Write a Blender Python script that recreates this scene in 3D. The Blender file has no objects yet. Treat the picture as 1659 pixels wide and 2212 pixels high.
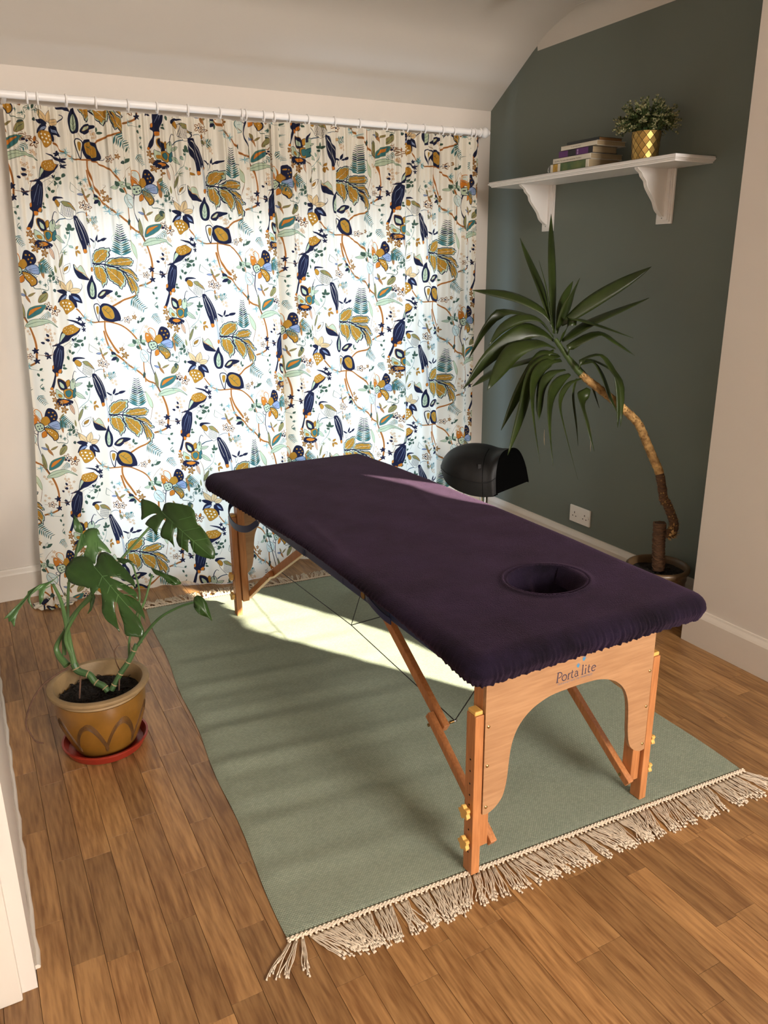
import bpy, bmesh, math, random
import numpy as np
from mathutils import Vector, Matrix
from mathutils.geometry import tessellate_polygon
random.seed(7)
PI = math.pi
SC = bpy.context.scene
COL = SC.collection

# ---------------------------------------------------------------- camera
CAM_H = 1.449
YAW, PITCH, ROLL, FPX = 0.4891, -0.306, -0.0096, 1690.74
cd = bpy.data.cameras.new('camera'); cam = bpy.data.objects.new('camera', cd); COL.objects.link(cam)
fw = Vector((math.sin(YAW)*math.cos(PITCH), math.cos(YAW)*math.cos(PITCH), math.sin(PITCH)))
rt = Vector((math.cos(YAW), -math.sin(YAW), 0)); up = rt.cross(fw)
rt2 = rt*math.cos(ROLL)+up*math.sin(ROLL); up2 = up*math.cos(ROLL)-rt*math.sin(ROLL)
cam.matrix_world = Matrix(((rt2.x, up2.x, -fw.x, 0), (rt2.y, up2.y, -fw.y, 0), (rt2.z, up2.z, -fw.z, CAM_H), (0, 0, 0, 1)))
cd.sensor_fit = 'VERTICAL'; cd.sensor_height = 36.0; cd.sensor_width = 27.0; cd.lens = FPX/2212*36.0; cd.clip_start = 0.02
SC.camera = cam

# ---------------------------------------------------------------- sky, sun, daylight, exposure
w = bpy.data.worlds.new('sky'); SC.world = w; w.use_nodes = True
bg = w.node_tree.nodes['Background']
sk = w.node_tree.nodes.new('ShaderNodeTexSky'); sk.sky_type = 'NISHITA'; sk.sun_disc = False
sk.sun_elevation = math.radians(21.3); sk.sun_rotation = math.radians(148)
w.node_tree.links.new(sk.outputs[0], bg.inputs[0]); bg.inputs[1].default_value = 0.35
SC.view_settings.view_transform = 'Standard'; SC.view_settings.look = 'None'
SC.view_settings.gamma = 1.0; SC.view_settings.use_curve_mapping = False
SC.view_settings.exposure = 0.15
def sun_lamp(direction, energy, col, ang=0.009):
    l = bpy.data.lights.new('sun', 'SUN'); l.energy = energy; l.color = col; l.angle = ang
    o = bpy.data.objects.new('sun', l); COL.objects.link(o)
    o.rotation_euler = Vector(direction).to_track_quat('-Z', 'Y').to_euler(); o.location = (6, -4, 5)
    return o
sun_lamp((-0.53, 0.85, -0.39), 34.0, (1.0, 0.90, 0.72), 0.012)
def area(name, loc, aim, sx, sy, energy, col):
    l = bpy.data.lights.new(name, 'AREA'); l.shape = 'RECTANGLE'; l.size = sx; l.size_y = sy; l.energy = energy; l.color = col
    o = bpy.data.objects.new(name, l); COL.objects.link(o); o.location = loc
    o.rotation_euler = (Vector(aim)).to_track_quat('-Z', 'Z').to_euler()
    return o
area('daylight_back_window', (1.33, 3.80, 0.88), (0, -1, 0), 1.86, 1.56, 33, (0.56, 0.76, 1.0))
area('rear_fill_light', (1.75, -3.3, 1.95), (-.08, 1, -0.22), 1.9, 1.0, 305, (1.0, 0.95, 0.895))  # soft fill added in front of the closed rear wall, no window there
area('daylight_side_window', (2.66, 0.76, 0.75), (-1, 0.25, -0.05), 0.5, 1.0, 0.5, (1.0, 0.93, 0.82))

# ---------------------------------------------------------------- helpers
def s2l(c):
    if isinstance(c, str):
        c = [int(c[i:i+2], 16)/255 for i in (0, 2, 4)]
    return tuple((x/12.92 if x <= .04045 else ((x+.055)/1.055)**2.4) for x in c)
def mat(name, col, rough=0.6, metal=0.0, var=0.08, vscale=12.0, bump=0.0, bscale=60.0, spec=0.5, stretch=None, sheen=0.0, coat=0.0, col2=None):
    m = bpy.data.materials.new(name); m.use_nodes = True
    nt = m.node_tree; N = nt.nodes; L = nt.links; b = N['Principled BSDF']
    c = s2l(col)
    tc = N.new('ShaderNodeTexCoord'); mp = N.new('ShaderNodeMapping'); L.new(tc.outputs['Object'], mp.inputs[0])
    if stretch: mp.inputs['Scale'].default_value = stretch
    nz = N.new('ShaderNodeTexNoise'); nz.inputs['Scale'].default_value = vscale; nz.inputs['Detail'].default_value = 5
    L.new(mp.outputs[0], nz.inputs['Vector'])
    cr = N.new('ShaderNodeValToRGB'); L.new(nz.outputs['Fac'], cr.inputs[0])
    c2 = s2l(col2) if col2 else c
    cr.color_ramp.elements[0].position = 0.3; cr.color_ramp.elements[1].position = 0.7
    cr.color_ramp.elements[0].color = tuple(min(1, x*(1-var)) for x in c2)+(1,)
    cr.color_ramp.elements[1].color = tuple(min(1, x*(1+var)) for x in c)+(1,)
    L.new(cr.outputs[0], b.inputs['Base Color'])
    b.inputs['Roughness'].default_value = rough; b.inputs['Metallic'].default_value = metal
    b.inputs['Specular IOR Level'].default_value = spec
    if sheen: b.inputs['Sheen Weight'].default_value = sheen; b.inputs['Sheen Roughness'].default_value = 0.35
    if coat: b.inputs['Coat Weight'].default_value = coat
    if bump:
        n2 = N.new('ShaderNodeTexNoise'); n2.inputs['Scale'].default_value = bscale; n2.inputs['Detail'].default_value = 4
        L.new(mp.outputs[0], n2.inputs['Vector'])
        bp = N.new('ShaderNodeBump'); bp.inputs['Strength'].default_value = bump; bp.inputs['Distance'].default_value = 0.004
        L.new(n2.outputs['Fac'], bp.inputs['Height']); L.new(bp.outputs[0], b.inputs['Normal'])
    return m
def wood(name, ca, cb, scale=1.0, axis='Z', rough=0.42, var_obj=False):
    """grain running along one axis of the object's own space"""
    m = bpy.data.materials.new(name); m.use_nodes = True
    nt = m.node_tree; N = nt.nodes; L = nt.links; b = N['Principled BSDF']
    tc = N.new('ShaderNodeTexCoord'); mp = N.new('ShaderNodeMapping')
    src = tc.outputs['Object']
    oi = N.new('ShaderNodeObjectInfo')
    if var_obj:
        ad = N.new('ShaderNodeVectorMath'); ad.operation = 'ADD'
        mu = N.new('ShaderNodeMath'); mu.operation = 'MULTIPLY'; mu.inputs[1].default_value = 37.0
        L.new(oi.outputs['Random'], mu.inputs[0]); L.new(src, ad.inputs[0]); L.new(mu.outputs[0], ad.inputs[1]); src = ad.outputs[0]
    L.new(src, mp.inputs[0])
    st = {'X': (0.09, 1, 1), 'Y': (1, 0.09, 1), 'Z': (1, 1, 0.09)}[axis]
    mp.inputs['Scale'].default_value = tuple(scale*s for s in st)
    n1 = N.new('ShaderNodeTexNoise'); n1.inputs['Scale'].default_value = 20; n1.inputs['Detail'].default_value = 6; n1.inputs['Distortion'].default_value = 1.2
    L.new(mp.outputs[0], n1.inputs['Vector'])
    wv = N.new('ShaderNodeTexNoise'); wv.inputs['Scale'].default_value = 120; wv.inputs['Detail'].default_value = 3
    L.new(mp.outputs[0], wv.inputs['Vector'])
    mx = N.new('ShaderNodeMath'); mx.operation = 'MULTIPLY_ADD'; mx.inputs[1].default_value = 0.55
    L.new(wv.outputs['Fac'], mx.inputs[0]); 
    m2 = N.new('ShaderNodeMath'); m2.operation = 'MULTIPLY'; m2.inputs[1].default_value = 0.45; L.new(n1.outputs['Fac'], m2.inputs[0]); L.new(m2.outputs[0], mx.inputs[2])
    cr = N.new('ShaderNodeValToRGB'); L.new(mx.outputs[0], cr.inputs[0])
    cr.color_ramp.elements[0].position = 0.38; cr.color_ramp.elements[1].position = 0.62
    cr.color_ramp.elements[0].color = s2l(ca)+(1,); cr.color_ramp.elements[1].color = s2l(cb)+(1,)
    out = cr.outputs[0]
    if var_obj:
        hs = N.new('ShaderNodeHueSaturation'); L.new(out, hs.inputs['Color'])
        mr = N.new('ShaderNodeMapRange'); mr.inputs['To Min'].default_value = 0.76; mr.inputs['To Max'].default_value = 1.16
        L.new(oi.outputs['Random'], mr.inputs['Value']); L.new(mr.outputs[0], hs.inputs['Value']); out = hs.outputs[0]
    L.new(out, b.inputs['Base Color']); b.inputs['Roughness'].default_value = rough
    bp = N.new('ShaderNodeBump'); bp.inputs['Strength'].default_value = 0.12; bp.inputs['Distance'].default_value = 0.002
    L.new(wv.outputs['Fac'], bp.inputs['Height']); L.new(bp.outputs[0], b.inputs['Normal'])
    return m

class MB:
    """collects geometry and links it as one mesh object"""
    def __init__(s): s.v = []; s.f = []; s.mi = []; s.cur = 0
    def add(s, vs, fs):
        o = len(s.v); s.v += [tuple(v) for v in vs]; s.f += [tuple(o+i for i in f) for f in fs]; s.mi += [s.cur]*len(fs); return s
    def box(s, x0, x1, y0, y1, z0, z1, bev=0.0, M=None):
        if bev <= 0:
            vs = [(x, y, z) for x in (x0, x1) for y in (y0, y1) for z in (z0, z1)]
            fs = [(0, 1, 3, 2), (4, 6, 7, 5), (0, 4, 5, 1), (2, 3, 7, 6), (0, 2, 6, 4), (1, 5, 7, 3)]
        else:
            bm = bmesh.new(); bmesh.ops.create_cube(bm, size=1.0)
            for v in bm.verts:
                v.co = Vector(((x0+x1)/2+v.co.x*(x1-x0), (y0+y1)/2+v.co.y*(y1-y0), (z0+z1)/2+v.co.z*(z1-z0)))
            bmesh.ops.bevel(bm, geom=bm.edges[:], offset=bev, segments=2, profile=0.5, affect='EDGES')
            bm.verts.index_update()
            vs = [v.co.copy() for v in bm.verts]; fs = [[v.index for v in f.verts] for f in bm.faces]; bm.free()
        if M is not None: vs = [M @ Vector(v) for v in vs]
        return s.add(vs, fs)
    def bar(s, a, b, w, h, side=(1, 0, 0), bev=0.002):
        """square bar from a to b: w along `side`, h across"""
        a = Vector(a); b = Vector(b); t = (b-a); L = t.length; t.normalize()
        sx = Vector(side); sx = (sx-t*sx.dot(t)).normalized(); sy = t.cross(sx)
        M = Matrix(((sx.x, sy.x, t.x, a.x), (sx.y, sy.y, t.y, a.y), (sx.z, sy.z, t.z, a.z), (0, 0, 0, 1)))
        return s.box(-w/2, w/2, -h/2, h/2, 0, L, bev, M)
    def tube(s, pts, r, n=8, closed=False, cap=True):
        P = [Vector(p) for p in pts]; m = len(P)
        R = r if isinstance(r, (list, tuple)) else [r]*m
        o = len(s.v); prev = None
        for i in range(m):
            t = (P[(i+1) % m]-P[i-1]) if (closed or 0 < i < m-1) else (P[1]-P[0] if i == 0 else P[-1]-P[-2])
            if t.length < 1e-9: t = Vector((0, 0, 1))
            t.normalize()
            if prev is None:
                q = Vector((0, 0, 1)) if abs(t.z) < .9 else Vector((1, 0, 0))
                sx = t.cross(q).normalized()
            else:
                sx = (prev-t*prev.dot(t)); sx = sx.normalized() if sx.length > 1e-6 else t.orthogonal().normalized()
            prev = sx; sy = t.cross(sx)
            for k in range(n):
                a = 2*PI*k/n; s.v.append(tuple(P[i]+(sx*math.cos(a)+sy*math.sin(a))*R[i]))
        rng = m if closed else m-1
        for i in range(rng):
            for k in range(n):
                a = o+i*n+k; b_ = o+i*n+(k+1) % n; c = o+((i+1) % m)*n+(k+1) % n; d = o+((i+1) % m)*n+k
                s.f.append((a, b_, c, d)); s.mi.append(s.cur)
        if cap and not closed:
            s.f.append(tuple(o+k for k in range(n))[::-1]); s.mi.append(s.cur)
            s.f.append(tuple(o+(m-1)*n+k for k in range(n))); s.mi.append(s.cur)
        return s
    def lathe(s, prof, c=(0, 0, 0), n=48, fn=None, caps=True):
        o = len(s.v); m = len(prof)
        for j, (r, z) in enumerate(prof):
            for k in range(n):
                a = 2*PI*k/n; rr = r*(fn(a, z) if fn else 1)
                s.v.append((c[0]+rr*math.cos(a), c[1]+rr*math.sin(a), c[2]+z))
        for j in range(m-1):
            for k in range(n):
                s.f.append((o+j*n+k, o+j*n+(k+1) % n, o+(j+1)*n+(k+1) % n, o+(j+1)*n+k)); s.mi.append(s.cur)
        if caps and prof[0][0] > 1e-6: s.f.append(tuple(o+k for k in range(n))[::-1]); s.mi.append(s.cur)
        if caps and prof[-1][0] > 1e-6: s.f.append(tuple(o+(m-1)*n+k for k in range(n))); s.mi.append(s.cur)
        return s
    def prism(s, poly, fn0, fn1):
        """polygon in 2D lifted by two functions -> closed prism"""
        n = len(poly); o = len(s.v)
        s.v += [tuple(fn0(*p)) for p in poly]+[tuple(fn1(*p)) for p in poly]
        tris = tessellate_polygon([[Vector((p[0], p[1], 0)) for p in poly]])
        for t in tris: s.f.append((o+t[0], o+t[1], o+t[2])); s.mi.append(s.cur); s.f.append((o+n+t[2], o+n+t[1], o+n+t[0])); s.mi.append(s.cur)
        for i in range(n): j = (i+1) % n; s.f.append((o+i, o+n+i, o+n+j, o+j)); s.mi.append(s.cur)
        return s
    def grid(s, fn, nu, nv):
        o = len(s.v)
        for i in range(nu+1):
            for j in range(nv+1): s.v.append(tuple(fn(i/nu, j/nv)))
        for i in range(nu):
            for j in range(nv):
                a = o+i*(nv+1)+j; s.f.append((a, a+nv+1, a+nv+2, a+1)); s.mi.append(s.cur)
        return s
    def mesh(s, name, mats, smooth=False, recalc=True, ang=None):
        me = bpy.data.meshes.new(name); me.from_pydata(s.v, [], s.f)
        for m in (mats if isinstance(mats, (list, tuple)) else [mats]): me.materials.append(m)
        me.polygons.foreach_set('material_index', s.mi)
        if recalc:
            bm = bmesh.new(); bm.from_mesh(me); bmesh.ops.recalc_face_normals(bm, faces=bm.faces[:])
            if smooth and ang:
                for e in bm.edges:
                    if len(e.link_faces) == 2 and e.calc_face_angle(0) > ang: e.smooth = False
            bm.to_mesh(me); bm.free()
        if smooth: me.polygons.foreach_set('use_smooth', [True]*len(me.polygons))
        me.update(); return me
    def build(s, name, mats, parent=None, smooth=False, ang=0.6, loc=None, recalc=True):
        o = bpy.data.objects.new(name, s.mesh(name, mats, smooth, recalc, ang)); COL.objects.link(o)
        if parent: o.parent = parent
        if loc: o.location = loc
        return o
def tag(o, label=None, cat=None, group=None, kind=None):
    if label: o['label'] = label
    if cat: o['category'] = cat
    if group: o['group'] = group
    if kind: o['kind'] = kind
    return o
def empty(name, loc, label=None, cat=None, group=None, rz=0):
    o = bpy.data.objects.new(name, None); COL.objects.link(o); o.location = loc; o.rotation_euler = (0, 0, rz); o.empty_display_size = .05
    return tag(o, label, cat, group)
def copy_tree(o, parent=None, kids=None):
    c = o.copy(); COL.objects.link(c); c.parent = parent
    for ch in list(o.children):
        copy_tree(ch, c)
    return c
def place(me, name, parent=None, loc=(0, 0, 0), rot=(0, 0, 0)):
    o = bpy.data.objects.new(name, me); COL.objects.link(o); o.location = loc; o.rotation_euler = rot
    if parent: o.parent = parent
    return o
def cat(pts, per=6, closed=False):
    """Catmull-Rom through points (any dimension)"""
    P = [np.array(p, float) for p in pts]; n = len(P); out = []
    rng = n if closed else n-1
    for i in range(rng):
        p0 = P[(i-1) % n] if (closed or i > 0) else P[0]*2-P[1]
        p1 = P[i]; p2 = P[(i+1) % n]
        p3 = P[(i+2) % n] if (closed or i < n-2) else P[-1]*2-P[-2]
        for k in range(per):
            t = k/per; out.append(0.5*((2*p1)+(-p0+p2)*t+(2*p0-5*p1+4*p2-p3)*t*t+(-p0+3*p1-3*p2+p3)*t**3))
    if not closed: out.append(P[-1])
    return out

# ---------------------------------------------------------------- materials
M = {}
M['wall'] = mat('white_wall_paint', 'd0c6bb', .75, var=.015, vscale=3, bump=.05, bscale=90)
M['ceil'] = mat('ceiling_paint', 'cdc6bc', .85, var=.015, vscale=3, bump=.05, bscale=90)
M['green'] = mat('grey_green_paint', '697067', .62, var=.03, vscale=2, bump=.05, bscale=120)
M['gloss'] = mat('white_gloss_paint', 'd2c8bb', .35, var=.02, vscale=6)
M['shelfw'] = mat('shelf_white_paint', 'f0ece8', .4, var=.02, vscale=6)
M['plank'] = wood('oak_laminate', '7c5530', 'ab8050', 1.0, 'Y', .38, True)
M['gap'] = mat('floor_gap', '6a4a2c', .8)
M['beech'] = wood('beech_legs', 'a3683c', 'bd7f4e', 1.3, 'Z', .4)
M['panel'] = wood('beech_panel', '9c7350', 'ae855f', 1.0, 'X', .4)
M['boxwood'] = mat('pale_yellow_knob', 'd8a95a', .4, var=.05)
M['brass'] = mat('brass_bolt', 'b79a66', .25, 1.0)
M['chrome'] = mat('chrome', 'd8d8d8', .08, 1.0, var=.01)
M['steel'] = mat('dull_steel', '9a9a98', .35, .9)
M['navy'] = mat('navy_vinyl', '1c2750', .42, var=.05, vscale=30, bump=.1, bscale=300)
M['cable'] = mat('black_cable', '141216', .5)
M['blackleather'] = mat('black_leather', '0a090a', .5, var=.1, vscale=20, bump=.12, bscale=260, spec=.32)
M['blackcloth'] = mat('black_underside', '050505', .95, var=.1, spec=.05)
M['cotton'] = mat('cotton_cord', 'dac9b2', .9, var=.08, vscale=60, bump=.4, bscale=500)
M['soil'] = mat('dark_soil', '1a120c', .95, var=.5, vscale=80, bump=1.0, bscale=120)
M['stone'] = mat('stoneware_rim', '8d7450', .6, var=.15, vscale=20, bump=.2, bscale=80)
M['glaze'] = mat('brown_glazed_pot', '7d551d', .33, var=.18, vscale=14, bump=.1, bscale=60, coat=.2)
M['incise'] = mat('pot_incised_lines', '5a3c1c', .6, var=.2, vscale=40)
M['red'] = mat('red_plastic', '8c2a1c', .35, var=.06)
M['pot2'] = mat('ribbed_brown_pot', '5f4a32', .4, var=.2, vscale=16, bump=.2, bscale=50)
M['stem'] = mat('green_stem', '3d5a30', .5, var=.15, vscale=30)
M['petiole'] = mat('green_petiole', '4d6b3a', .45, var=.12, vscale=20)
M['sheath'] = mat('leaf_sheath_green', '3b4c1e', .5, var=.15, vscale=20)
M['node'] = mat('tan_stem_node', '9c8562', .8, var=.2, vscale=60)
M['root'] = mat('dry_brown_root', '5b4030', .85, var=.3, vscale=60)
M['barktan'] = mat('tan_yucca_bark', 'b8925a', .8, var=.3, vscale=45, bump=.8, bscale=120, col2='8a6234')
M['barkdark'] = mat('dark_yucca_bark', '5a3e28', .9, var=.5, vscale=50, bump=1.0, bscale=90, stretch=(1, 1, 4))
M['gold'] = mat('brushed_gold', 'bd9c5c', .40, 1.0, var=.08, vscale=20)
M['golddark'] = mat('dark_groove', '3a2c12', .6)
M['paper'] = mat('book_pages', '9c8a6c', .9, var=.12, vscale=4, stretch=(1, 1, 120))
M['socket'] = mat('white_plastic', 'e6e0d8', .3, var=.01)
M['dark'] = mat('dark_hole', '0c0b0a', .8)
M['bronze'] = mat('dark_bronze', '3a2a20', .3, .8)
M['withered'] = mat('withered_leaf', '8f7d62', .8, var=.3, vscale=20)
def leafmat(name, col, col2, trans=.25, rough=.35):
    m = mat(name, col, rough, var=.2, vscale=9, col2=col2, bump=.15, bscale=40)
    N = m.node_tree.nodes; L = m.node_tree.links; b = N['Principled BSDF']; out = N['Material Output']
    t = N.new('ShaderNodeBsdfTranslucent'); mx = N.new('ShaderNodeMixShader'); mx.inputs[0].default_value = trans
    src = b.inputs['Base Color'].links[0].from_socket
    L.new(src, t.inputs[0]); L.new(b.outputs[0], mx.inputs[1]); L.new(t.outputs[0], mx.inputs[2]); L.new(mx.outputs[0], out.inputs[0])
    return m
M['yleaf'] = leafmat('yucca_leaf', '323f17', '26310f', .12, .38)
M['mleaf'] = leafmat('monstera_leaf', '325022', '26401a', .15, .22)
M['mleafdark'] = leafmat('monstera_leaf_dark', '33501f', '29421a', .12, .3)
M['mleafpale'] = leafmat('monstera_leaf_pale', '567a44', '46683a', .2, .35)
M['shrub'] = leafmat('shrub_leaf', '4f5a2c', '3a4620', .2, .6)
M['shrubtip'] = leafmat('shrub_tip', 'a8a27c', '8a8a5c', .2, .7)
# ================================================================ the room
XG, YW, ZS, ZC = 2.640, 3.7275, 2.208, 2.497        # accent wall, window wall, eaves height, ceiling height
XC, YC = 2.412, 1.943                               # chimney breast face and its far corner
YK = 3.27                                           # where the slope meets the flat ceiling
XL = -0.054; YD = 1.475                              # left wall and the edge of its doorway
YF = -3.6
def S(name, b, m, parent=None, **k):
    o = b.build(name, m, parent, **k)
    if parent is None: o['kind'] = 'structure'
    return o
fl = S('floor', MB().box(-1.1, 2.9, YF-.1, YW+.12, -.06, -.006), M['gap'])
# oak staves, three strips to a board
SW = 0.0690; lens = (0.29, 0.35, 0.41, 0.47); stave_me = {}
for L_ in lens: stave_me[L_] = MB().box(-SW/2+.0004, SW/2-.0004, -L_/2+.0004, L_/2-.0004, -.008, 0, .0005).mesh('plank', M['plank'])
rnd = random.Random(3); staves = []
k = -16
while True:
    x = 0.016+SW*(k+.5)
    if x > XG: break
    y = YF-rnd.random()*.4
    while y < YW:
        L_ = rnd.choice(lens); cy = y+L_/2; y += L_
        if x < XL-.02 and cy > YD+.1: continue
        staves.append((x, cy, L_))
    k += 1
def on_rug(x, y):
    return .62 < x < 1.72 and 1.5 < y < 3.1
vis = [s for s in staves if s[1] > .62 and not on_rug(s[0], s[1]) and s[0] < XG and s[0] > -.12 and not (s[0] > XC+.05 and s[1] < YC-.2)]
rest = [s for s in staves if s not in vis]
vis.sort(key=lambda s: (s[0]-.6)**2+s[1]**2); rest += vis[300:]; vis = vis[:300]
for x, y, L_ in vis: place(stave_me[L_], 'plank', fl, (x, y, 0))
b = MB()
for x, y, L_ in rest: b.box(x-SW/2+.0004, x+SW/2-.0004, y-L_/2+.0004, y+L_/2-.0004, -.008, 0)
tag(b.build('plank_rest', M['plank'], fl), kind='stuff')

# window wall with its opening
WX0, WX1, WZ0, WZ1 = 0.40, 2.26, 0.10, 1.66
b = MB(); y0, y1 = YW, YW+.24
b.box(-1.1, WX0, y0, y1, 0, 2.7); b.box(WX1, 2.9, y0, y1, 0, 2.7); b.box(WX0, WX1, y0, y1, WZ1, 2.7); b.box(WX0, WX1, y0, y1, 0, WZ0)
S('wall_back', b, M['wall'])
S('wall_right', MB().box(XG, XG+.2, 1.6, YW, 0, 2.7), M['green'])
# chimney breast with an unseen side opening, its outline shaped to throw the sun patches
b = MB()
b.box(XC, XG+.2, 1.08, YC, 0, 2.7)
b.box(XC, XC+.02, YF, 0.42, 0, 2.7)
b.box(XC, XC+.02, 0.42, 1.08, 0, .66)
poly = [(0.42, 1.13), (0.685, 1.15), (0.69, 1.33), (0.73, 1.365), (0.89, 1.385), (1.035, 1.45), (1.035, 1.02), (.975, .84), (.92, .76), (.74, .69), (.72, .66), (1.08, .66), (1.08, 2.7), (.42, 2.7)]
b.prism(poly, lambda y, z: (XC, y, z), lambda y, z: (XC+.02, y, z))
b.prism([(.83, 1.17), (1.035, 1.02), (1.05, 1.02), (1.05, 1.28), (.86, 1.27)], lambda y, z: (XC, y, z), lambda y, z: (XC+.02, y, z))  # added bar, keeps the sun off the floor by the curtain hem
S('wall_chimney', b, M['wall'])
S('wall_left', MB().box(XL-.12, XL, YD, YW, 0, 2.7), M['wall'])
S('wall_hall', MB().box(-1.1, -1.0, YF, YD+.1, 0, 2.7).box(-1.0, XL-.12, YD, YD+.1, 0, 2.7), M['wall'])
S('wall_front', MB().box(-1.1, 2.9, YF-.1, YF, 0, 2.7), M['wall'])
# sloped and flat ceiling with a soft turn between them
prof = [(YW+.02, ZS-.013)]+[(YW, ZS)]
for i in range(0, 9):
    t = i/8; a = (YK+.13, ZC-.0836); c = (YK, ZC); e = (YK-.38, ZC)
    prof.append(((1-t)**2*a[0]+2*t*(1-t)*c[0]+t*t*e[0], (1-t)**2*a[1]+2*t*(1-t)*c[1]+t*t*e[1]))
prof.append((YF, ZC))
b = MB(); n = len(prof)
for x in (-1.1, 2.9):
    b.v += [(x, y, z) for y, z in prof]+[(x, y, z+.1) for y, z in prof]
for i in range(n-1):
    o = 2*n
    b.f += [(i, i+1, o+i+1, o+i), (n+i, o+n+i, o+n+i+1, n+i+1)]; b.mi += [0, 0]
b.f += [(0, o, o+n, n), (n-1, 2*n-1, o+2*n-1, o+n-1)]; b.mi += [0, 0]
S('ceiling', b, M['ceil'], smooth=True, ang=.5)
# coving along the accent wall (concave) dying into the slope
b = MB(); cp = [(0, -.09)]+[(-.088*(1-math.cos(a)), -.09+.088*math.sin(a)) for a in np.linspace(.05, PI/2, 9)]+[(-.10, -.002), (-.10, .02), (0, .02)]
ys = [1.6, 2.4, 3.1, YK-.02, YK+.09]
for y in ys:
    drop = 0
    for px_, pz_ in cp: b.v.append((XG+px_ if px_ < 0 else XG+.01, y, ZC+pz_))
m_ = len(cp)
for i in range(len(ys)-1):
    for j in range(m_): b.f.append((i*m_+j, i*m_+(j+1) % m_, (i+1)*m_+(j+1) % m_, (i+1)*m_+j)); b.mi.append(0)
b.f.append(tuple(range(m_))); b.f.append(tuple(range((len(ys)-1)*m_, len(ys)*m_))[::-1]); b.mi += [0, 0]
tr_ = S('trim_1', b, M['ceil'], smooth=True, ang=.5)
# baseboards, one profile
def skirt(name, p0, p1, nrm, h=.148):
    p0 = Vector(p0); p1 = Vector(p1); nv = Vector(nrm)
    pr = [(0, 0), (.017, 0), (.017, h-.028), (.014, h-.020), (.008, h-.008), (.006, h), (0, h)]
    b = MB()
    for p in (p0, p1): b.v += [tuple(p+nv*a+Vector((0, 0, z))) for a, z in pr]
    q = len(pr)
    for j in range(q): b.f.append((j, (j+1) % q, q+(j+1) % q, q+j)); b.mi.append(0)
    b.f += [tuple(range(q)), tuple(range(q, 2*q))[::-1]]; b.mi += [0, 0]
    return S(name, b, M['gloss'])
skirt('baseboard_back', (XL, YW, 0), (XG, YW, 0), (0, -1, 0))
skirt('baseboard_right', (XG, YC, 0), (XG, YW-.017, 0), (-1, 0, 0))
skirt('baseboard_chimney', (XC, 1.08, 0), (XC, YC+.017, 0), (-1, 0, 0))
skirt('trim_2', (XC, YC, 0), (XG-.017, YC, 0), (0, 1, 0))
b = MB(); sk_l = skirt('baseboard_left', (XL-.02, YD+.03, 0), (XL-.02, YW-.017, 0), (1, 0, 0), .12)
# rough bead of paint / sealant at the foot of the left baseboard
pts = [(XL+.004+.0015*math.sin(i*1.7), YD+.05+i*.045, .004) for i in range(50)]
b = MB().tube(pts, [.007+.0015*math.sin(i*2.3) for i in range(50)], 8)
b.build('sealant_bead', M['gloss'], sk_l, smooth=True)
# doorway casing with the strike plate
b = MB()
b.box(XL-.16, XL-.030, YD-.02, YD+.03, 0, 2.1, .003); b.box(XL-.16, XL-.022, YD+.03, YD+.07, .12, 2.1, .004)
b.box(XL-.05, XL-.016, YD+.008, YD+.022, .12, 2.1, .004)
dr = S('door_1', b, M['gloss'])
b = MB(); b.box(XL-.036, XL-.0285, YD-.012, YD+.014, .335, .405, .001); b.build('strike_plate', M['steel'], dr)
b = MB(); b.box(XL-.030, XL-.0265, YD-.012, YD+.004, .392, .403); b.box(XL-.030, XL-.0265, YD-.012, YD+.004, .337, .348); b.build('strike_plate_lug', M['chrome'], dr)
b = MB(); b.box(XL-.115, XL-.075, .62, YD-.03, .01, 2.05, .002); b.box(XL-.075, XL-.068, 1.22, 1.24, .2, 1.9, .002); b.build('door_leaf', M['gloss'], dr)
# the window behind the curtains
b = MB(); yy0, yy1 = YW+.12, YW+.18
b.box(WX0, WX0+.05, yy0, yy1, WZ0, WZ1); b.box(WX1-.05, WX1, yy0, yy1, WZ0, WZ1); b.box(WX0, WX1, yy0, yy1, WZ0, WZ0+.05); b.box(WX0, WX1, yy0, yy1, WZ1-.05, WZ1)
b.box(1.30, 1.36, yy0, yy1, WZ0, WZ1)
wn = S('window_1', b, M['gloss'])
gm = bpy.data.materials.new('window_glass'); gm.use_nodes = True
gb = gm.node_tree.nodes['Principled BSDF']; gb.inputs['Transmission Weight'].default_value = 1; gb.inputs['Roughness'].default_value = 0; gb.inputs['IOR'].default_value = 1.45
for xa, xb in ((WX0+.05, 1.30), (1.36, WX1-.05)): MB().box(xa, xb, YW+.148, YW+.152, WZ0+.05, WZ1-.05).build('pane', gm, wn)

# bare twigs of the garden shrub beyond the side opening; they dapple the low sun
tw = empty('garden_branch', (3.1, .1, 1.25), 'bare branch outside the side window, seen only as thin shadows on the rug', 'branch')
b = MB()
for (p0, p1, p2, r) in (((0, -.35, -.5), (.02, -.05, -.1), (0, .18, .35), .006), ((.01, -.12, -.25), (0, .10, -.15), (.02, .32, -.2), .0035), ((0, 0, 0), (.03, .12, .02), (.02, .3, .12), .003), ((0, -.2, -.3), (.01, -.22, 0), (0, -.12, .3), .003), ((0, -.3, .1), (0, -.1, .2), (0, .15, .12), .003)):
    b.tube(cat([p0, p1, p2], 6), r, 6)
b.build('twigs', M['root'], tw, smooth=True)
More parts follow.
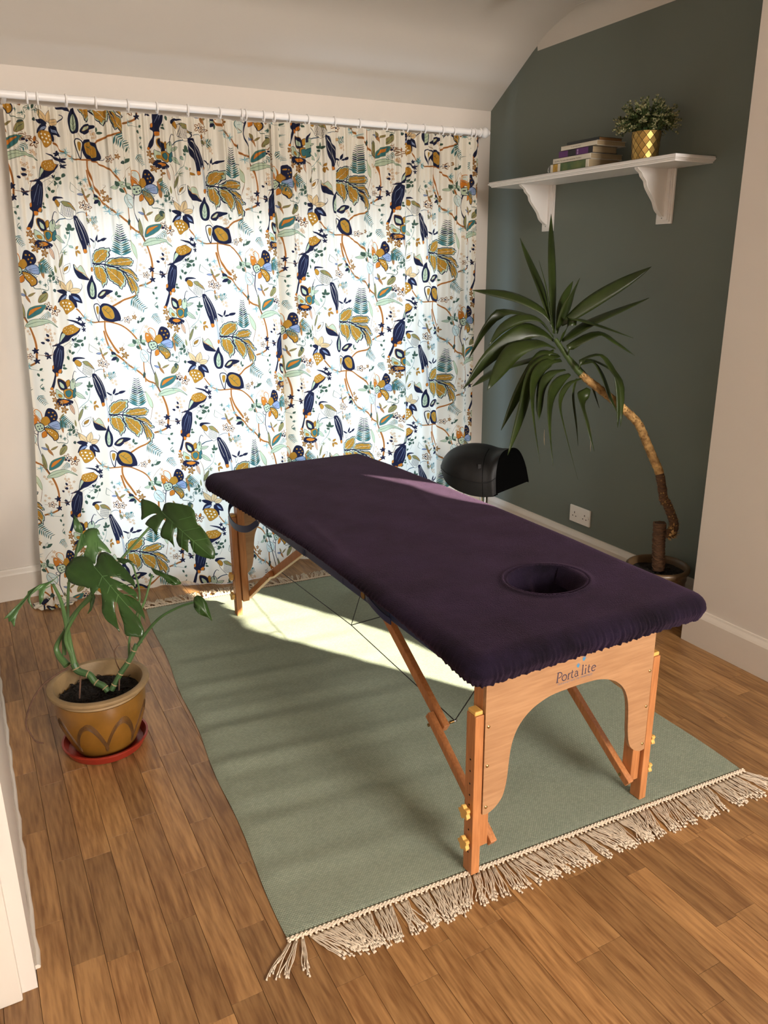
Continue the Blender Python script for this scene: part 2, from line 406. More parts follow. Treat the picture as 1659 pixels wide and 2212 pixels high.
# ================================================================ printed curtain cloth
PAL = dict(br='b4702f', lb='8db7bd', tb='2f4b5c', ce='f2ead6', nv='20233a', ol='8d8858', or_='c9792c', oc='b3812f', gy='b4b8b8', sg='bac6a8', tl='3c6f70',
           pk='d9b190', bn='7c5230', cn='dcbd8c', bl='8f9fbd', dg='43594a', rb='b07a48', wn='efe6d2', lt='d3dcd2')
PAL['or'] = PAL['or_']
PRINT = """L br 76 76 -724,11860 -619,11340 -483,11010 -220,10750 42,10450 357,10180 672,9900 945,9630 1196,9490 1385,9130 1522,8730 1595,8290 1574,7860 1490,7510 1165,7370 976,7300
L br 68 76 808,6960 525,6860 157,6730 -220,6500
L br 51 72 -1868,6430 -1721,6220 -1532,6020 -1207,5860 -903,5860 -472,5850 -126,5740 210,5520 483,5170 672,4780 819,4340 787,3880 819,3220
L br 71 88 -630,5910 -651,5540 -546,5160 -367,4780 -231,4530
L tb 40 32 -2246,9840 -2099,9950 -1889,10000 -1637,10020
L tb 24 12 -1385,10210 -1154,10270 -997,10220 -976,10020
S lb 31,10320 178
S lb 336,10200 186
S lb 1081,9390 177
S lb -840,11510 154
S lb -588,11180 127
S lb -1574,6070 177
S lb -1312,5860 169
S lb 1207,7360 152
S lb 430,5450 158
S lb -84,10470 105
P ce nv 16 -2099,10540 -1889,10640 -1721,10650 -1574,10500 -1438,10290 -1448,10130 -1595,10020 -1763,9980 -1952,10160 -2099,10380
H nv 28 -1721,10330 263
P ol nv 12 -1910,10650 -1721,10660 -1543,10500 -1417,10300 -1627,10420 -1826,10510
L or 24 12 -1690,10590 -1543,10460 -1459,10330
P oc nv 12 -2204,10700 -2057,10720 -1952,10570 -2026,10440 -2141,10520
P nv nv 8 -2267,10700 -2204,10820 -1984,10840 -1805,10780 -1994,10770 -2110,10750 -2204,10660
P nv nv 8 -1543,10100 -1375,10080 -1196,9830 -1060,9530 -976,9230 -966,8940 -1018,8850 -1091,8990 -1165,8690 -1259,8680 -1312,8970 -1406,9220 -1501,9560 -1543,9890
L ce 21 8 -1438,10010 -1270,9630 -1154,9200 -1102,8870
L ce 16 8 -1501,9930 -1406,9550 -1280,9170
L ce 16 4 -1343,10040 -1154,9620 -1008,9150
P or nv 8 -1259,8820 -1133,8800 -1133,8680 -1259,8670
P or nv 8 -1060,8950 -945,8980 -987,8850
P gy gy 8 -1039,8990 -987,8940 -913,8090 -1029,7970 -1018,8310
P or nv 8 -1039,8080 -945,8090 -976,7930 -1039,7950
P nv oc 24 -3033,10000 -2781,9920 -2645,9710 -2708,9490 -2949,9530 -3065,9760
P sg nv 8 -2970,9870 -2802,9740 -2792,9580 -2949,9660
P oc nv 16 -2687,9850 -2540,9920 -2540,9700 -2666,9630
P sg nv 20 -2519,9800 -2340,9950 -2277,9700 -2351,9490 -2519,9510
P oc nv 20 -2823,9500 -2592,9540 -2435,9430 -2445,9210 -2603,9100 -2792,9200
P tl nv 12 -2750,9430 -2582,9480 -2508,9330 -2634,9190 -2739,9270
P sg nv 16 -3190,9570 -2970,9430 -2834,9290 -2886,9130 -3128,9190 -3222,9330
P oc nv 8 -3117,9360 -2960,9320 -2939,9210 -3096,9230
P nv nv 13 -3274,8960 -3159,9150 -2886,9130 -2655,9080 -2487,8970 -2634,8860 -2960,8840
P or oc 8 -3096,9040 -2855,9090 -2666,9000 -2886,8940
D ce 16 -3232,8940 -3117,8880 -2981,8870 -2844,8860 -2697,8870 -2582,8910
P tl nv 17 -2403,9470 -2298,9540 -2309,9250 -2435,9130 -2477,9270
B sg nv -2340,9620 -2005,9750 137
B sg nv -2351,9370 -1973,9050 177
L nv 36 16 -2382,9790 -2372,9990 -2309,10170 -2235,10260 -2172,10210
B pk nv -2634,8890 -2498,8410 154
L bn 17 17 -2435,9060 -2319,8800 -2298,8470 -2330,8100 -2267,7590
B ol nv -2351,8100 -2089,8660 127
S ol -2026,8690 113
L tl 16 12 -2256,8630 -2026,8860 -1889,9010 -1774,9290 -1753,9580
B dg dg -1753,9580 -1742,9820 105
B dg dg -1763,9540 -1879,9650 105
B dg dg -1742,9560 -1564,9630 110
B dg dg -1774,9420 -1868,9490 93
B sg tl -1900,9220 -1942,9390 65
L ol 12 8 -1889,9010 -1753,8900 -1627,8760
B oc bn -1637,8810 -1501,8940 102
B oc bn -1627,8760 -1616,8520 80
B oc bn -1585,8760 -1417,8640 101
B sg tl -1805,8960 -1742,8860 76
B ce nv -2193,7850 -1868,8270 238
B oc nv -2141,7950 -1952,8160 101
P sg bn 17 -1784,8220 -1669,8070 -1490,8180 -1343,8000 -1270,7780 -1175,7600 -1375,7710 -1595,7670 -1742,7830
P nv nv 13 -1784,8220 -1742,8020 -1480,7870 -1175,7600 -1448,7620 -1669,7690 -1774,7900
L or 30 13 -1732,8060 -1522,7910 -1354,7850 -1249,7700
B cn nv -2120,7140 -2456,7600 253
L nv 21 13 -2435,7540 -2498,7650 -2435,7730
B cn nv -2068,7140 -1931,7610 253
B cn nv -2036,7140 -1606,7200 236
L nv 25 13 -1627,7180 -1532,7340 -1574,7450
B nv nv -2120,7100 -2571,7190 178
B nv nv -2151,7060 -2582,6720 211
B bl nv -2141,7000 -2487,6800 93
B nv nv -1994,7050 -1616,6660 265
B bl nv -1963,6960 -1700,6740 93
B nv nv -2047,7010 -1858,6470 187
P oc bn 13 -2445,6800 -2078,6810 -1910,6520 -2110,6320 -2298,6230 -2403,6470 -2519,6630
D ce 38 -2382,6700 -2235,6700 -2089,6660 -2351,6570 -2204,6560 -2057,6530 -2288,6430 -2162,6420
L dg 13 8 -2456,7730 -2613,7790 -2771,7800
B dg dg -2613,7790 -2666,7990 110
B dg dg -2655,7780 -2897,7770 105
B dg dg -2592,7770 -2676,7580 110
B ol ol -2498,7880 -2519,8190 76
L ol 12 8 -3232,7260 -3232,6970 -3117,6700
L dg 30 13 -3253,7270 -3453,7290 -3474,7440 -3358,7510
L dg 30 13 -3211,7260 -2991,7200 -2918,7340 -3002,7450
S dg -3253,7540 93
S dg -3065,7420 93
B dg nv -3211,7140 -3107,6940 101
B dg nv -3180,7170 -3012,7070 89
F wn -3054,6570 187
F wn -2750,6380 212
B or bn -2771,6410 -2697,6610 97
D nv 51 -3128,6490 -2991,6450
E tl -2970,6300 -3432,6060 194 5
D2 pk 21 -3264,5950 -3170,5870 -3316,5830 -3243,5760
F pk -2876,6050 93
F pk -2802,5960 76
E tl -3831,7990 -3379,7700 243 6
B ol bn -3159,8300 -2949,8510 93
B ol bn -3128,8170 -2886,8000 73
B rb bn -3190,8340 -3096,7960 105
B rb bn -3128,8030 -3096,7670 110
L bn 12 4 -3190,8320 -3316,8290
B ol bn 1490,10230 1406,10490 76
B rb bn 1448,10250 1616,9930 93
B ol bn 1553,10180 1847,10330 84
B bl nv 1469,10210 1217,10310 93
L bn 8 4 1616,9950 1606,9860
B ol bn -955,10890 -1050,11200 80
B rb bn -987,10950 -819,10620 105
B ol bn -903,10830 -640,10980 88
B bl nv -997,10930 -1259,10950 88
B nv nv -640,9140 -525,9400 93
B ce nv -703,9170 -756,8840 110
B nv nv -703,9100 -945,9260 64
B nv nv -598,9120 -357,9180 76
B nv nv -420,9170 -147,9260 110
G -903,8280 -892,8550 -745,8750 -472,8860 -115,8870 -126,8590 -273,8390 -504,8260 -724,8220
G -367,8210 -157,8430 168,8490 546,8480 808,8340 661,8150 399,8130 -42,8150
G -892,8180 -682,8200 -451,8140 -315,7820 -325,7520 -525,7260 -598,7500 -756,7600 -882,7830
G -378,8180 -105,8110 220,7950 378,7710 346,7440 168,7180 -42,7400 -210,7550 -315,7860
G 42,8090 472,8060 766,7870 976,7560 882,7490 661,7730 367,7900
G 283,7890 535,7740 777,7500 924,7220 819,6850 661,7110 546,7010 441,7350 388,7620
L nv 59 17 -913,8250 -378,8210 42,8070 367,7840 525,7520 609,7250
E tl 304,8530 346,9360 507 6
E nv 304,9090 336,9800 295 5
L sg 21 13 42,9070 0,9280 147,9440 304,9490
P sg ol 18 714,9180 882,9000 1008,8690 987,8420 850,8660
L bn 17 17 997,8430 934,8180 861,7900
L nv 25 13 714,9140 546,9190 472,9100
P nv nv 13 -808,6390 -693,6590 -472,6610 -199,6470 -52,6220 -21,5930 -199,5860 -336,5840 -672,5940 -808,6130
P oc ol 13 -714,6380 -609,6500 -441,6510 -262,6350 -220,6060 -325,5960 -577,6060
L dg 22 13 -630,6400 -472,6240 -315,6010
L dg 18 9 -546,6320 -441,6440
L dg 17 8 -472,6220 -304,6290
L nv 27 13 -199,5900 21,5880 84,5960
P ce nv 40 -1091,6560 -903,6610 -777,6480 -861,6180 -945,5880 -1070,6250
P oc ol 13 -987,6490 -861,6500 -861,6360 -934,6170 -997,6290
P nv nv 13 -1029,7780 -987,7580 -882,7360 -871,7100 -955,6850 -1175,6820 -1291,7000 -1301,7320 -1154,7600
P sg dg 13 -1070,7510 -997,7350 -987,7070 -1060,6900 -1186,6940 -1196,7220
L dg 13 13 -1060,7460 -1112,6950
L dg 13 8 -1196,7090 -1112,6990 -997,7090
L dg 13 9 -1165,7240 -1091,7140 -997,7240
P nv nv 13 -840,6910 -672,7120 -451,7190 -168,7120 -409,6960 -619,6810
P sg oc 13 -745,6930 -619,7070 -462,7110 -556,6980
L bn 17 13 -924,6840 -808,6680 -735,6600
F pk -388,6920 71
F pk -252,6840 71
F pk -126,6760 62
F pk -241,6700 59
F pk -325,6950 51
B dg dg -84,6930 -42,7120 97
B dg dg -63,6900 115,6910 93
B tl tl -556,10070 -462,10110 72
F pk -651,9770 76
F pk -483,9710 65
F pk -598,9640 59
F pk -462,9570 59
E tl -798,9940 -441,9980 241 3
B cn bn -850,10010 -745,9940 127
F wn -1060,10530 193
F wn -819,10460 170
B wn nv -871,10170 -955,9810 138
B ol nv -976,10060 -871,9840 93
B or bn -955,10100 -955,10300 59
T nv -1826,6030 119
T nv -1711,5800 150
T nv -1700,5580 116
T nv 1543,7990 150
T nv 1543,7570 144
T nv 1973,7750 150
F wn 1291,7760 150
L bn 18 13 1574,7840 1973,7780 2256,7840
L bn 13 9 1029,7780 1553,7710
F2 oc 1942,6200 141
F2 oc 1994,5930 129
F2 oc 2309,5800 120
F2 oc 2068,5640 168
F2 oc 2393,5470 176
F2 oc -105,11070 105
F2 oc 0,10810 154
F wn 252,5920 157
F2 oc 535,6020 111
L bn 13 4 2466,5740 2582,5770 2550,5920
L bn 14 5 2120,6150 2235,6040
L bn 13 4 504,6150 556,6240 462,6270
L bn 12 4 -63,11210 10,11310 -73,11350
P lt or 32 1207,11940 1406,11810 1417,11440 1280,11570 1123,11800
P or bn 16 1008,11480 1029,11710 1154,11680 1343,11370 1196,11440 1196,11240 1070,11290
P nv nv 17 1669,11970 1921,11870 2005,11580 1805,11340 1574,11310 1522,11600
D oc 36 1690,11800 1826,11790 1900,11670 1763,11630 1837,11510 1658,11430
P oc bn 12 1343,11360 1427,11570 1606,11640 1690,11430 1574,11280 1417,11260
P bl nv 21 1616,11310 1921,11430 2089,11250 2036,11040 1753,11130
L nv 13 8 1721,11220 1994,11290
L nv 13 8 1763,11180 2005,11190
P sg nv 28 1091,11290 1343,11360 1459,11230 1396,11050 1165,10990
D nv 30 1196,11210 1312,11240 1249,11100 1364,11140
P oc nv 32 1448,11150 1711,11100 1921,10880 1910,10660 1742,10580 1679,10710 1553,10890
D ce 21 1574,11020 1690,10930 1795,10800 1637,11000
P or nv 13 1333,10930 1490,11020 1501,10810 1333,10730
L nv 34 21 1175,11000 1112,10630 1102,10340 1196,9910 1249,9610 1385,9170
L nv 30 13 1154,10840 1039,10920 1039,11020 1112,11020
E tl 2068,11330 2382,11190 295 4
P lt tl 17 630,10820 787,11020 997,10890 1060,10670 955,10470 735,10530
L bn 21 13 735,10900 882,10680 1070,10380
L tl 12 8 808,10790 976,10800
L tl 12 8 756,10690 892,10560
P sg dg 17 1280,8990 1480,9210 1805,9280 2246,9200 2582,8910 2235,9110 1868,9030 1543,8960
L dg 17 8 1333,9030 1784,9170 2235,9150
P tl ol 17 1396,9310 1480,9640 1711,9790 2141,9830 1942,9540 1627,9360
P or bn 8 1480,9420 1543,9610 1711,9710 1984,9770 1742,9600
P ol bn 17 1889,9940 1973,10200 2267,10310 2277,10140 2099,9970
L nv 17 8 1931,9970 2204,10230
B ol nv 1291,9310 1228,10060 152
L bn 17 13 1291,9310 1249,9610
B dg nv 777,5830 640,5780 124
B dg dg 798,5800 1070,5980 133
B ce dg 808,5830 913,6040 93
L bn 14 9 672,5190 861,5480 1039,5690
F pk 1081,5590 71
F pk 1154,5440 62
F pk 1008,5370 62
F pk 1091,5220 53
B dg dg 703,5050 997,4780 166
B sg dg 682,5050 325,4960 139
B dg dg 745,5040 819,5260 133
B sg dg 766,4990 1039,4960 133
B dg dg 472,11280 367,11490 137
B sg dg 451,11240 147,11240 138
B sg dg 514,11280 735,11310 121
B dg dg 483,11200 661,11050 137
B nv dg -346,10800 -514,10990 169
B sg dg -304,10790 -577,10810 113
B nv nv -283,10730 -556,10620 138
B dg dg -273,10710 -315,10510 97
B dg nv 703,9780 798,10060 144
B dg nv 756,9860 850,9980 84
E tl 1406,6140 1648,5750 221 4
E tl 2099,5100 2592,4750 370 5
E tl 483,6820 1102,6310 356 6
L dg 13 9 976,7320 1417,7210 1711,7160
B dg dg 1595,7190 1700,7270 80
B dg dg 1501,7070 1553,6930 80
L dg 27 13 1616,6610 1532,6490 1679,6310
S dg 1627,6790 71
S dg 1616,6430 80
B dg dg -2099,11530 -2015,11700 121
B dg dg -2026,11490 -1795,11540 121
B dg dg -2110,11410 -1921,11320 108
L dg 12 12 -2330,11250 -2193,11380 -2036,11530
B dg dg -2288,10990 -2120,11060 105
B dg dg -2477,10920 -2435,10740 97
L tl 12 8 -2372,11210 -2477,11080 -2435,10920
B dg dg -2687,10490 -2655,10590 81
B dg dg -2739,10440 -2561,10390 88
B dg dg -2792,10340 -2844,10200 72
F pk -3211,11740 69
F pk -3337,11670 61
F pk -3096,11600 61
F pk -3253,11570 56
F pk -3190,11450 56
F pk 1175,9020 59
F pk 1249,8930 53
F pk 1354,8790 59
F pk 1406,8680 53
F pk 1112,8180 59
F pk 1228,8060 59
F pk 1060,7950 53
F pk -913,11270 56
F pk -745,11300 56
F pk -871,11130 56
T nv -3400,11070 80
B nv nv -3400,11480 -3526,11540 88
S dg -1165,11570 97
S dg -1070,11360 97
L dg 24 12 -1511,11380 -1564,11110 -1396,11000
L dg 12 8 -1480,11340 -1144,11080 -945,10990
S dg 2487,10800 110
S dg 2750,10730 115
L dg 25 13 2382,10640 2372,10810 2498,10910
L dg 25 13 2897,10570 2928,10740 2802,10850
B dg nv 2634,10460 2666,10330 115
P nv nv 12 -2750,17880 -2697,18060 -2613,18270 -2456,18450 -2246,18570 -2047,18600 -1900,18540 -1858,18390 -1963,18210 -2162,18090 -2340,17960 -2550,17880 -2718,17780 -3117,17760 -2844,17840
P oc or 9 -2550,18320 -2487,18480 -2319,18550 -2110,18580 -1921,18540 -1879,18420 -2005,18270 -2246,18180 -2445,18200
D ce 15 -2445,18420 -2361,18480 -2403,18340 -2256,18450 -2309,18310 -2151,18480 -2204,18360 -2078,18420 -2110,18300 -2340,18250
P sg nv 9 -2708,17900 -2655,18120 -2561,18270 -2456,18190 -2592,18020
P ce nv 9 -2718,17800 -2445,17900 -2162,18020 -1963,18180 -1942,18110 -2172,17960 -2456,17810 -2697,17680
P ce nv 9 -2047,18610 -1900,18670 -1795,18570 -1763,18470 -1858,18440 -1952,18500
P nv nv 9 -2309,18810 -2057,18780 -1868,18700 -1763,18530 -1847,18570 -1963,18670 -2099,18730
L nv 18 6 -1784,18490 -1669,18490
P nv nv 9 -2802,17800 -2939,17670 -3086,17490 -3149,17240 -3159,17000 -3253,16760 -3159,16630 -3211,16450 -3316,16210 -3411,15990 -3316,15980 -3201,16200 -3107,16480 -2960,16630 -2813,16750 -2718,16990 -2624,17300 -2592,17570 -2603,17720
L bl 15 6 -2802,17660 -2960,17360 -3065,17000
L bl 12 6 -2739,17600 -2834,17240 -2970,16880
L bl 12 6 -2676,17570 -2739,17240 -2834,16930
P or nv 6 -3232,16940 -3159,16970 -3159,16850 -3232,16800
P or nv 6 -3096,16660 -2981,16630 -3002,16510 -3096,16510
P or nv 6 -2960,16720 -2823,16800 -2813,16660 -2928,16620
P or nv 6 -3411,16050 -3316,16050 -3327,15950 -3432,15960
L bn 15 18 -2844,17880 -3023,17760 -3107,17580 -3190,17370
B dg dg -2372,17570 -2319,17420 102
L dg 12 9 -2277,17930 -2036,17900 -1763,17960 -1679,18110
L dg 12 9 -2319,17810 -2120,17720 -1921,17660 -2047,17410
B dg dg -2130,17660 -1984,17730 90
B dg dg -1858,17690 -1826,17840 96
B dg dg -1732,17960 -1669,18110 90
B nv nv -2172,17960 -2099,17990 120
B nv nv -3190,18000 -3358,18030 103
L bn 12 9 -3180,17670 -3170,17910 -3012,18150
B nv nv -3211,18150 -3295,18270 91
F pk -3222,18360 67
F pk -3107,18270 66
F pk -3285,18450 60
F pk -3033,18000 60
F pk -2907,18270 60
F pk -3117,18420 61
F pk -3086,18120 60"""
TW, TH, PXM = 1.06, 0.64, 3600.0      # repeat in metres, raster density
IW, IH = int(TW*PXM), int(TH*PXM)
img = np.empty((IH, IW, 3), np.uint8)
img[:] = [int(255*x) for x in (0.925, 0.895, 0.835)]
def ink(c): h = PAL[c]; return np.array([int(h[i:i+2], 16) for i in (0, 2, 4)], np.uint8)
def fill(P, c):
    P = np.asarray(P)*PXM
    x0, y0 = np.floor(P.min(0)).astype(int)-1; x1, y1 = np.ceil(P.max(0)).astype(int)+1
    X = np.arange(x0, x1+1)[None, :]+.5; Y = np.arange(y0, y1+1)[:, None]+.5
    mk = np.zeros((y1-y0+1, x1-x0+1), bool)
    n = len(P)
    for i in range(n):
        ax, ay = P[i]; bx, by = P[(i+1) % n]
        if ay == by: continue
        lo, hi = (ay, by) if ay < by else (by, ay)
        r0 = max(0, int(math.ceil(lo-.5))-y0); r1 = min(mk.shape[0]-1, int(math.floor(hi-.5))-y0)
        if r1 < r0: continue
        yy = Y[r0:r1+1]; xi = ax+(yy-ay)*(bx-ax)/(by-ay)
        sel = (yy >= lo) & (yy < hi)
        mk[r0:r1+1] ^= (sel & (X < xi))
    ry, rx = np.nonzero(mk)
    img[(ry+y0) % IH, (rx+x0) % IW] = c
def stroke(pts, w0, w1, c):
    P = np.array(pts, float)
    if len(P) < 2: return
    T = np.gradient(P, axis=0); T /= np.maximum(np.hypot(T[:, 0], T[:, 1])[:, None], 1e-9); Nn = np.stack([-T[:, 1], T[:, 0]], 1)
    W = np.linspace(w0, w1, len(P))[:, None]/2
    A = P+Nn*W; B = P-Nn*W
    for i in range(len(P)-1):
        fill([A[i], A[i+1], B[i+1], B[i]], c)
    for i in range(0, len(P)):
        r = float(W[i][0])
        if r*PXM > 1.2: fill([P[i]+r*np.array([math.cos(a), math.sin(a)]) for a in np.linspace(0, 2*PI, 9)[:-1]], c)
def shape(pts, f, o=None, ow=0):
    Q = cat(pts, 5, True) if len(pts) < 40 else pts
    fill(Q, ink(f))
    if ow: stroke(Q+[Q[0]], ow, ow, ink(o))
def leafp(a, b_, wd):
    a = np.array(a); b_ = np.array(b_); d = b_-a; n = np.array([-d[1], d[0]]); n = n/max(np.hypot(*n), 1e-9)
    up_ = [a+d*t+n*wd/2*math.sin(PI*t**.8)**.8 for t in np.linspace(0, 1, 9)]; dn = [a+d*t-n*wd/2*math.sin(PI*t**.8)**.8 for t in np.linspace(1, 0, 9)]
    return up_+dn[1:-1]
def flower(c, r, f, o, n=5, hole='oc'):
    c = np.array(c)
    pts = [c+r*(.68+.32*math.cos(n*a))*np.array([math.cos(a), math.sin(a)]) for a in np.linspace(0, 2*PI, 6*n+1)[:-1]]
    fill(pts, ink(f)); stroke(pts+[pts[0]], r*.16, r*.16, ink(o))
    fill([c+r*.22*np.array([math.cos(a), math.sin(a)]) for a in np.linspace(0, 2*PI, 9)[:-1]], ink(hole))
U = 1e-4
prg = random.Random(5)
def draw(op, st, nums, pts):
    if op == 'L':
        Q = cat(pts, 6) if len(pts) > 2 else pts
        stroke(Q, nums[0], nums[1], ink(st[0]))
        if st[0] == 'br': stroke(Q, nums[0]*.25, nums[1]*.25, ink('bn'))
    elif op == 'P': shape(pts, st[0], st[1], nums[0])
    elif op == 'B':
        Q = leafp(pts[0], pts[1], nums[0]); fill(Q, ink(st[0])); stroke(Q+[Q[0]], .0011, .0011, ink(st[1])); stroke([pts[0], pts[1]], .001, .0005, ink(st[1]))
    elif op == 'S':
        for k in range(15):
            a = k/15*2*PI+prg.random()*.3; r = nums[0]*(.7+.5*prg.random())
            c = np.array(pts[0])+nums[0]*.15*np.array([math.cos(a*3), math.sin(a*2)])
            stroke([c, c+r*np.array([math.cos(a), math.sin(a)])], .0024, .0006, ink(st[0]) if k % 4 else ink('tl'))
    elif op == 'F': flower(pts[0], nums[0], 'wn' if st[0] in ('wn', 'pk') else st[0], 'rb' if st[0] == 'pk' else 'bn', 5, 'oc' if st[0] == 'pk' else 'nv')
    elif op == 'F2': flower(pts[0], nums[0], 'oc', 'bn', 5, 'bn'); flower(pts[0], nums[0]*.55, 'cn', 'bn', 5, 'bn')
    elif op == 'T':
        c = np.array(pts[0])
        for k in range(5):
            a = k*2*PI/5+.4; fill(leafp(c, c+nums[0]*np.array([math.cos(a), math.sin(a)]), nums[0]*.5), ink(st[0]))
    elif op in ('D', 'D2'):
        for p in pts: fill([np.array(p)+nums[0]*np.array([math.cos(a), math.sin(a)]) for a in np.linspace(0, 2*PI, 9)[:-1]], ink(st[0]))
    elif op == 'H':                                       # scaled breast of the pheasant
        c = np.array(pts[0])
        for i in range(-6, 7):
            for j in range(-6, 7):
                q = c+np.array([i*.0034+j*.0008, j*.0040-i*.001])
                if np.hypot((q-c)[0]*.85+(q-c)[1]*.4, (q-c)[1]*.8-(q-c)[0]*.25) < nums[-1]*.95: fill([q+np.array([.0012*math.cos(a), .0015*math.sin(a)]) for a in np.linspace(0, 2*PI, 7)[:-1]], ink('nv'))
    elif op == 'E':
        a, b_ = np.array(pts[0]), np.array(pts[1]); n = int(nums[1]); d = b_-a; L_ = np.hypot(*d); d = d/L_; nn = np.array([-d[1], d[0]])
        stroke([a, b_], .0015, .0007, ink(st[0]))
        for k in range(n+3):
            t = (k+.5)/(n+3); q = a+d*L_*t; ll = nums[0]*(1.05-.55*t)
            for sgn in (1, -1): fill(leafp(q, q+(d*.45+nn*sgn*.9)*ll*.9, ll*.17), ink(st[0] if (k+sgn) % 3 else 'dg'))
    elif op == 'G':                                       # golden lobe with sage edge and dark outline
        c = np.mean([np.array(q) for q in pts], 0); Q = []
        for i_ in range(len(pts)):
            a_, b_ = np.array(pts[i_]), np.array(pts[(i_+1) % len(pts)])
            dd_ = b_-a_; Q += [a_, a_+dd_*.45+(a_+dd_*.5-c)*.07, a_+dd_*.52-(a_+dd_*.5-c)*.06]
        fill(Q, ink('sg')); stroke(Q+[Q[0]], .0034, .0034, ink('nv'))
        R_ = [c+(q-c)*.80 for q in Q]; fill(R_, ink('oc')); stroke(R_+[R_[0]], .0012, .0012, ink('dg'))
        far_ = max(Q, key=lambda q: np.hypot(*(q-c))); near = c-(far_-c)*.75
        stroke([near, far_*.85+c*.15], .0018, .0007, ink('lt'))
        d = far_-near; nn = np.array([-d[1], d[0]])*.16
        for t in (.25, .4, .55, .7):
            for s_ in (1, -1): stroke([near+d*t, near+d*(t+.14)+nn*s_], .0011, .0006, ink('dg'))
        for _ in range(26):
            q = c+(Q[prg.randrange(len(Q))]-c)*(.25+.45*prg.random()); v = np.array([prg.uniform(-1, 1), prg.uniform(-1, 1)])*.003
            stroke([q, q+v], .0006, .0006, ink('br'))
for dx, dy in ((0, 0), (.53, .32)):
    prg.seed(5)
    for ln in PRINT.strip().split('\n'):
        t = ln.split(); st = [q for q in t[1:] if q.isalpha()]; nums = []; pts = []
        for q in t[1:]:
            if ',' in q: a_, b_ = q.split(','); pts.append((int(a_)*U+dx, int(b_)*U+dy))
            elif not q.isalpha(): nums.append(float(q)*U)
        if t[0] == 'E': nums[1] = nums[1]/U
        draw(t[0], st, nums, pts)
IW2, IH2 = IW//2, IH//2
sm = img[:IH2*2, :IW2*2].reshape(IH2, 2, IW2, 2, 3).astype(np.float32).mean((1, 3))/255.0
px = np.ones((IH2, IW2, 4), np.float32); px[..., :3] = sm
pim = bpy.data.images.new('bird_and_flower_print', IW2, IH2); pim.pixels.foreach_set(px.ravel()); pim.update(); pim.pack()
del img, sm, px
cm = bpy.data.materials.new('printed_cotton'); cm.use_nodes = True
N = cm.node_tree.nodes; L = cm.node_tree.links; pb = N['Principled BSDF']; out = N['Material Output']
tx = N.new('ShaderNodeTexImage'); tx.image = pim; tx.extension = 'REPEAT'; uvn = N.new('ShaderNodeUVMap'); uvn.uv_map = 'cloth'
L.new(uvn.outputs[0], tx.inputs[0])
L.new(tx.outputs[0], pb.inputs['Base Color']); pb.inputs['Roughness'].default_value = .85; pb.inputs['Specular IOR Level'].default_value = .2
tl_ = N.new('ShaderNodeBsdfTranslucent'); mx_ = N.new('ShaderNodeMixShader'); mx_.inputs[0].default_value = .35
L.new(tx.outputs[0], tl_.inputs[0]); L.new(pb.outputs[0], mx_.inputs[1]); L.new(tl_.outputs[0], mx_.inputs[2]); L.new(mx_.outputs[0], out.inputs[0])
wn_ = N.new('ShaderNodeTexNoise'); wn_.inputs['Scale'].default_value = 900; bp_ = N.new('ShaderNodeBump'); bp_.inputs['Strength'].default_value = .08; bp_.inputs['Distance'].default_value = .001
L.new(wn_.outputs['Fac'], bp_.inputs['Height']); L.new(bp_.outputs[0], pb.inputs['Normal'])

def lerp(t, xs, ys): return float(np.interp(t, xs, ys))
def curtain(name, label, xl, xr, seed, foot, umap, vshift, folds, ztop, floor_z):
    """xl, xr: functions of z for the two side edges; foot(x): how far the hem stands out from the rail"""
    rg = random.Random(seed)
    nu, nv = 420, 150
    V = []; UV = []
    for i in range(nu+1):
        s = i/nu
        for j in range(nv+1):
            t = j/nv                                     # 0 top, 1 hem
            zt_ = ztop(s); zb_ = floor_z(s)
            z = zt_+(zb_-zt_)*t
            x = xl(z)+(xr(z)-xl(z))*s
            out_ = foot(x)*(t**1.5)
            y = 3.615-out_
            fold = 0
            for (f0, ph, am, w0, w1) in folds:
                fold += am*math.sin(2*PI*f0*s+ph+.5*math.sin(3*t+ph)+w1*t)*lerp(t, (0, .06, .2, 1), (.55, .7, w0, w0*1.0))
            head = max(0, 1-t/.055)
            fold += (.006*math.sin(2*PI*s*46+seed)+.004*math.sin(2*PI*s*29))*lerp(t, (0, .05, .16, .5), (1, 1, .5, .0))
            y += fold
            x2 = x+.35*fold*math.sin(2*PI*s*9+seed)
            if t > .985: y -= .012*(t-.985)/.015
            V.append((x2, y, z))
            UV.append(((umap(x)*.53+.25*fold)/TW, (z+vshift)/TH))
    F = []
    for i in range(nu):
        for j in range(nv):
            a = i*(nv+1)+j; F.append((a, a+nv+1, a+nv+2, a+1))
    me = bpy.data.meshes.new(name); me.from_pydata(V, [], F); me.materials.append(cm)
    uv = me.uv_layers.new(name='cloth'); li = np.empty(len(me.loops), np.int32); me.loops.foreach_get('vertex_index', li)
    uv.data.foreach_set('uv', np.array(UV, np.float32)[li].ravel())
    me.polygons.foreach_set('use_smooth', [True]*len(me.polygons))
    o = bpy.data.objects.new(name, me); COL.objects.link(o)
    return tag(o, label, 'curtain', 'printed curtains on the white pole')
footx = (.15, .40, .65, .77, .88, 1.03, 1.15, 1.25, 1.43); footy = (.02, .02, .05, .065, .155, .20, .17, .11, .02)
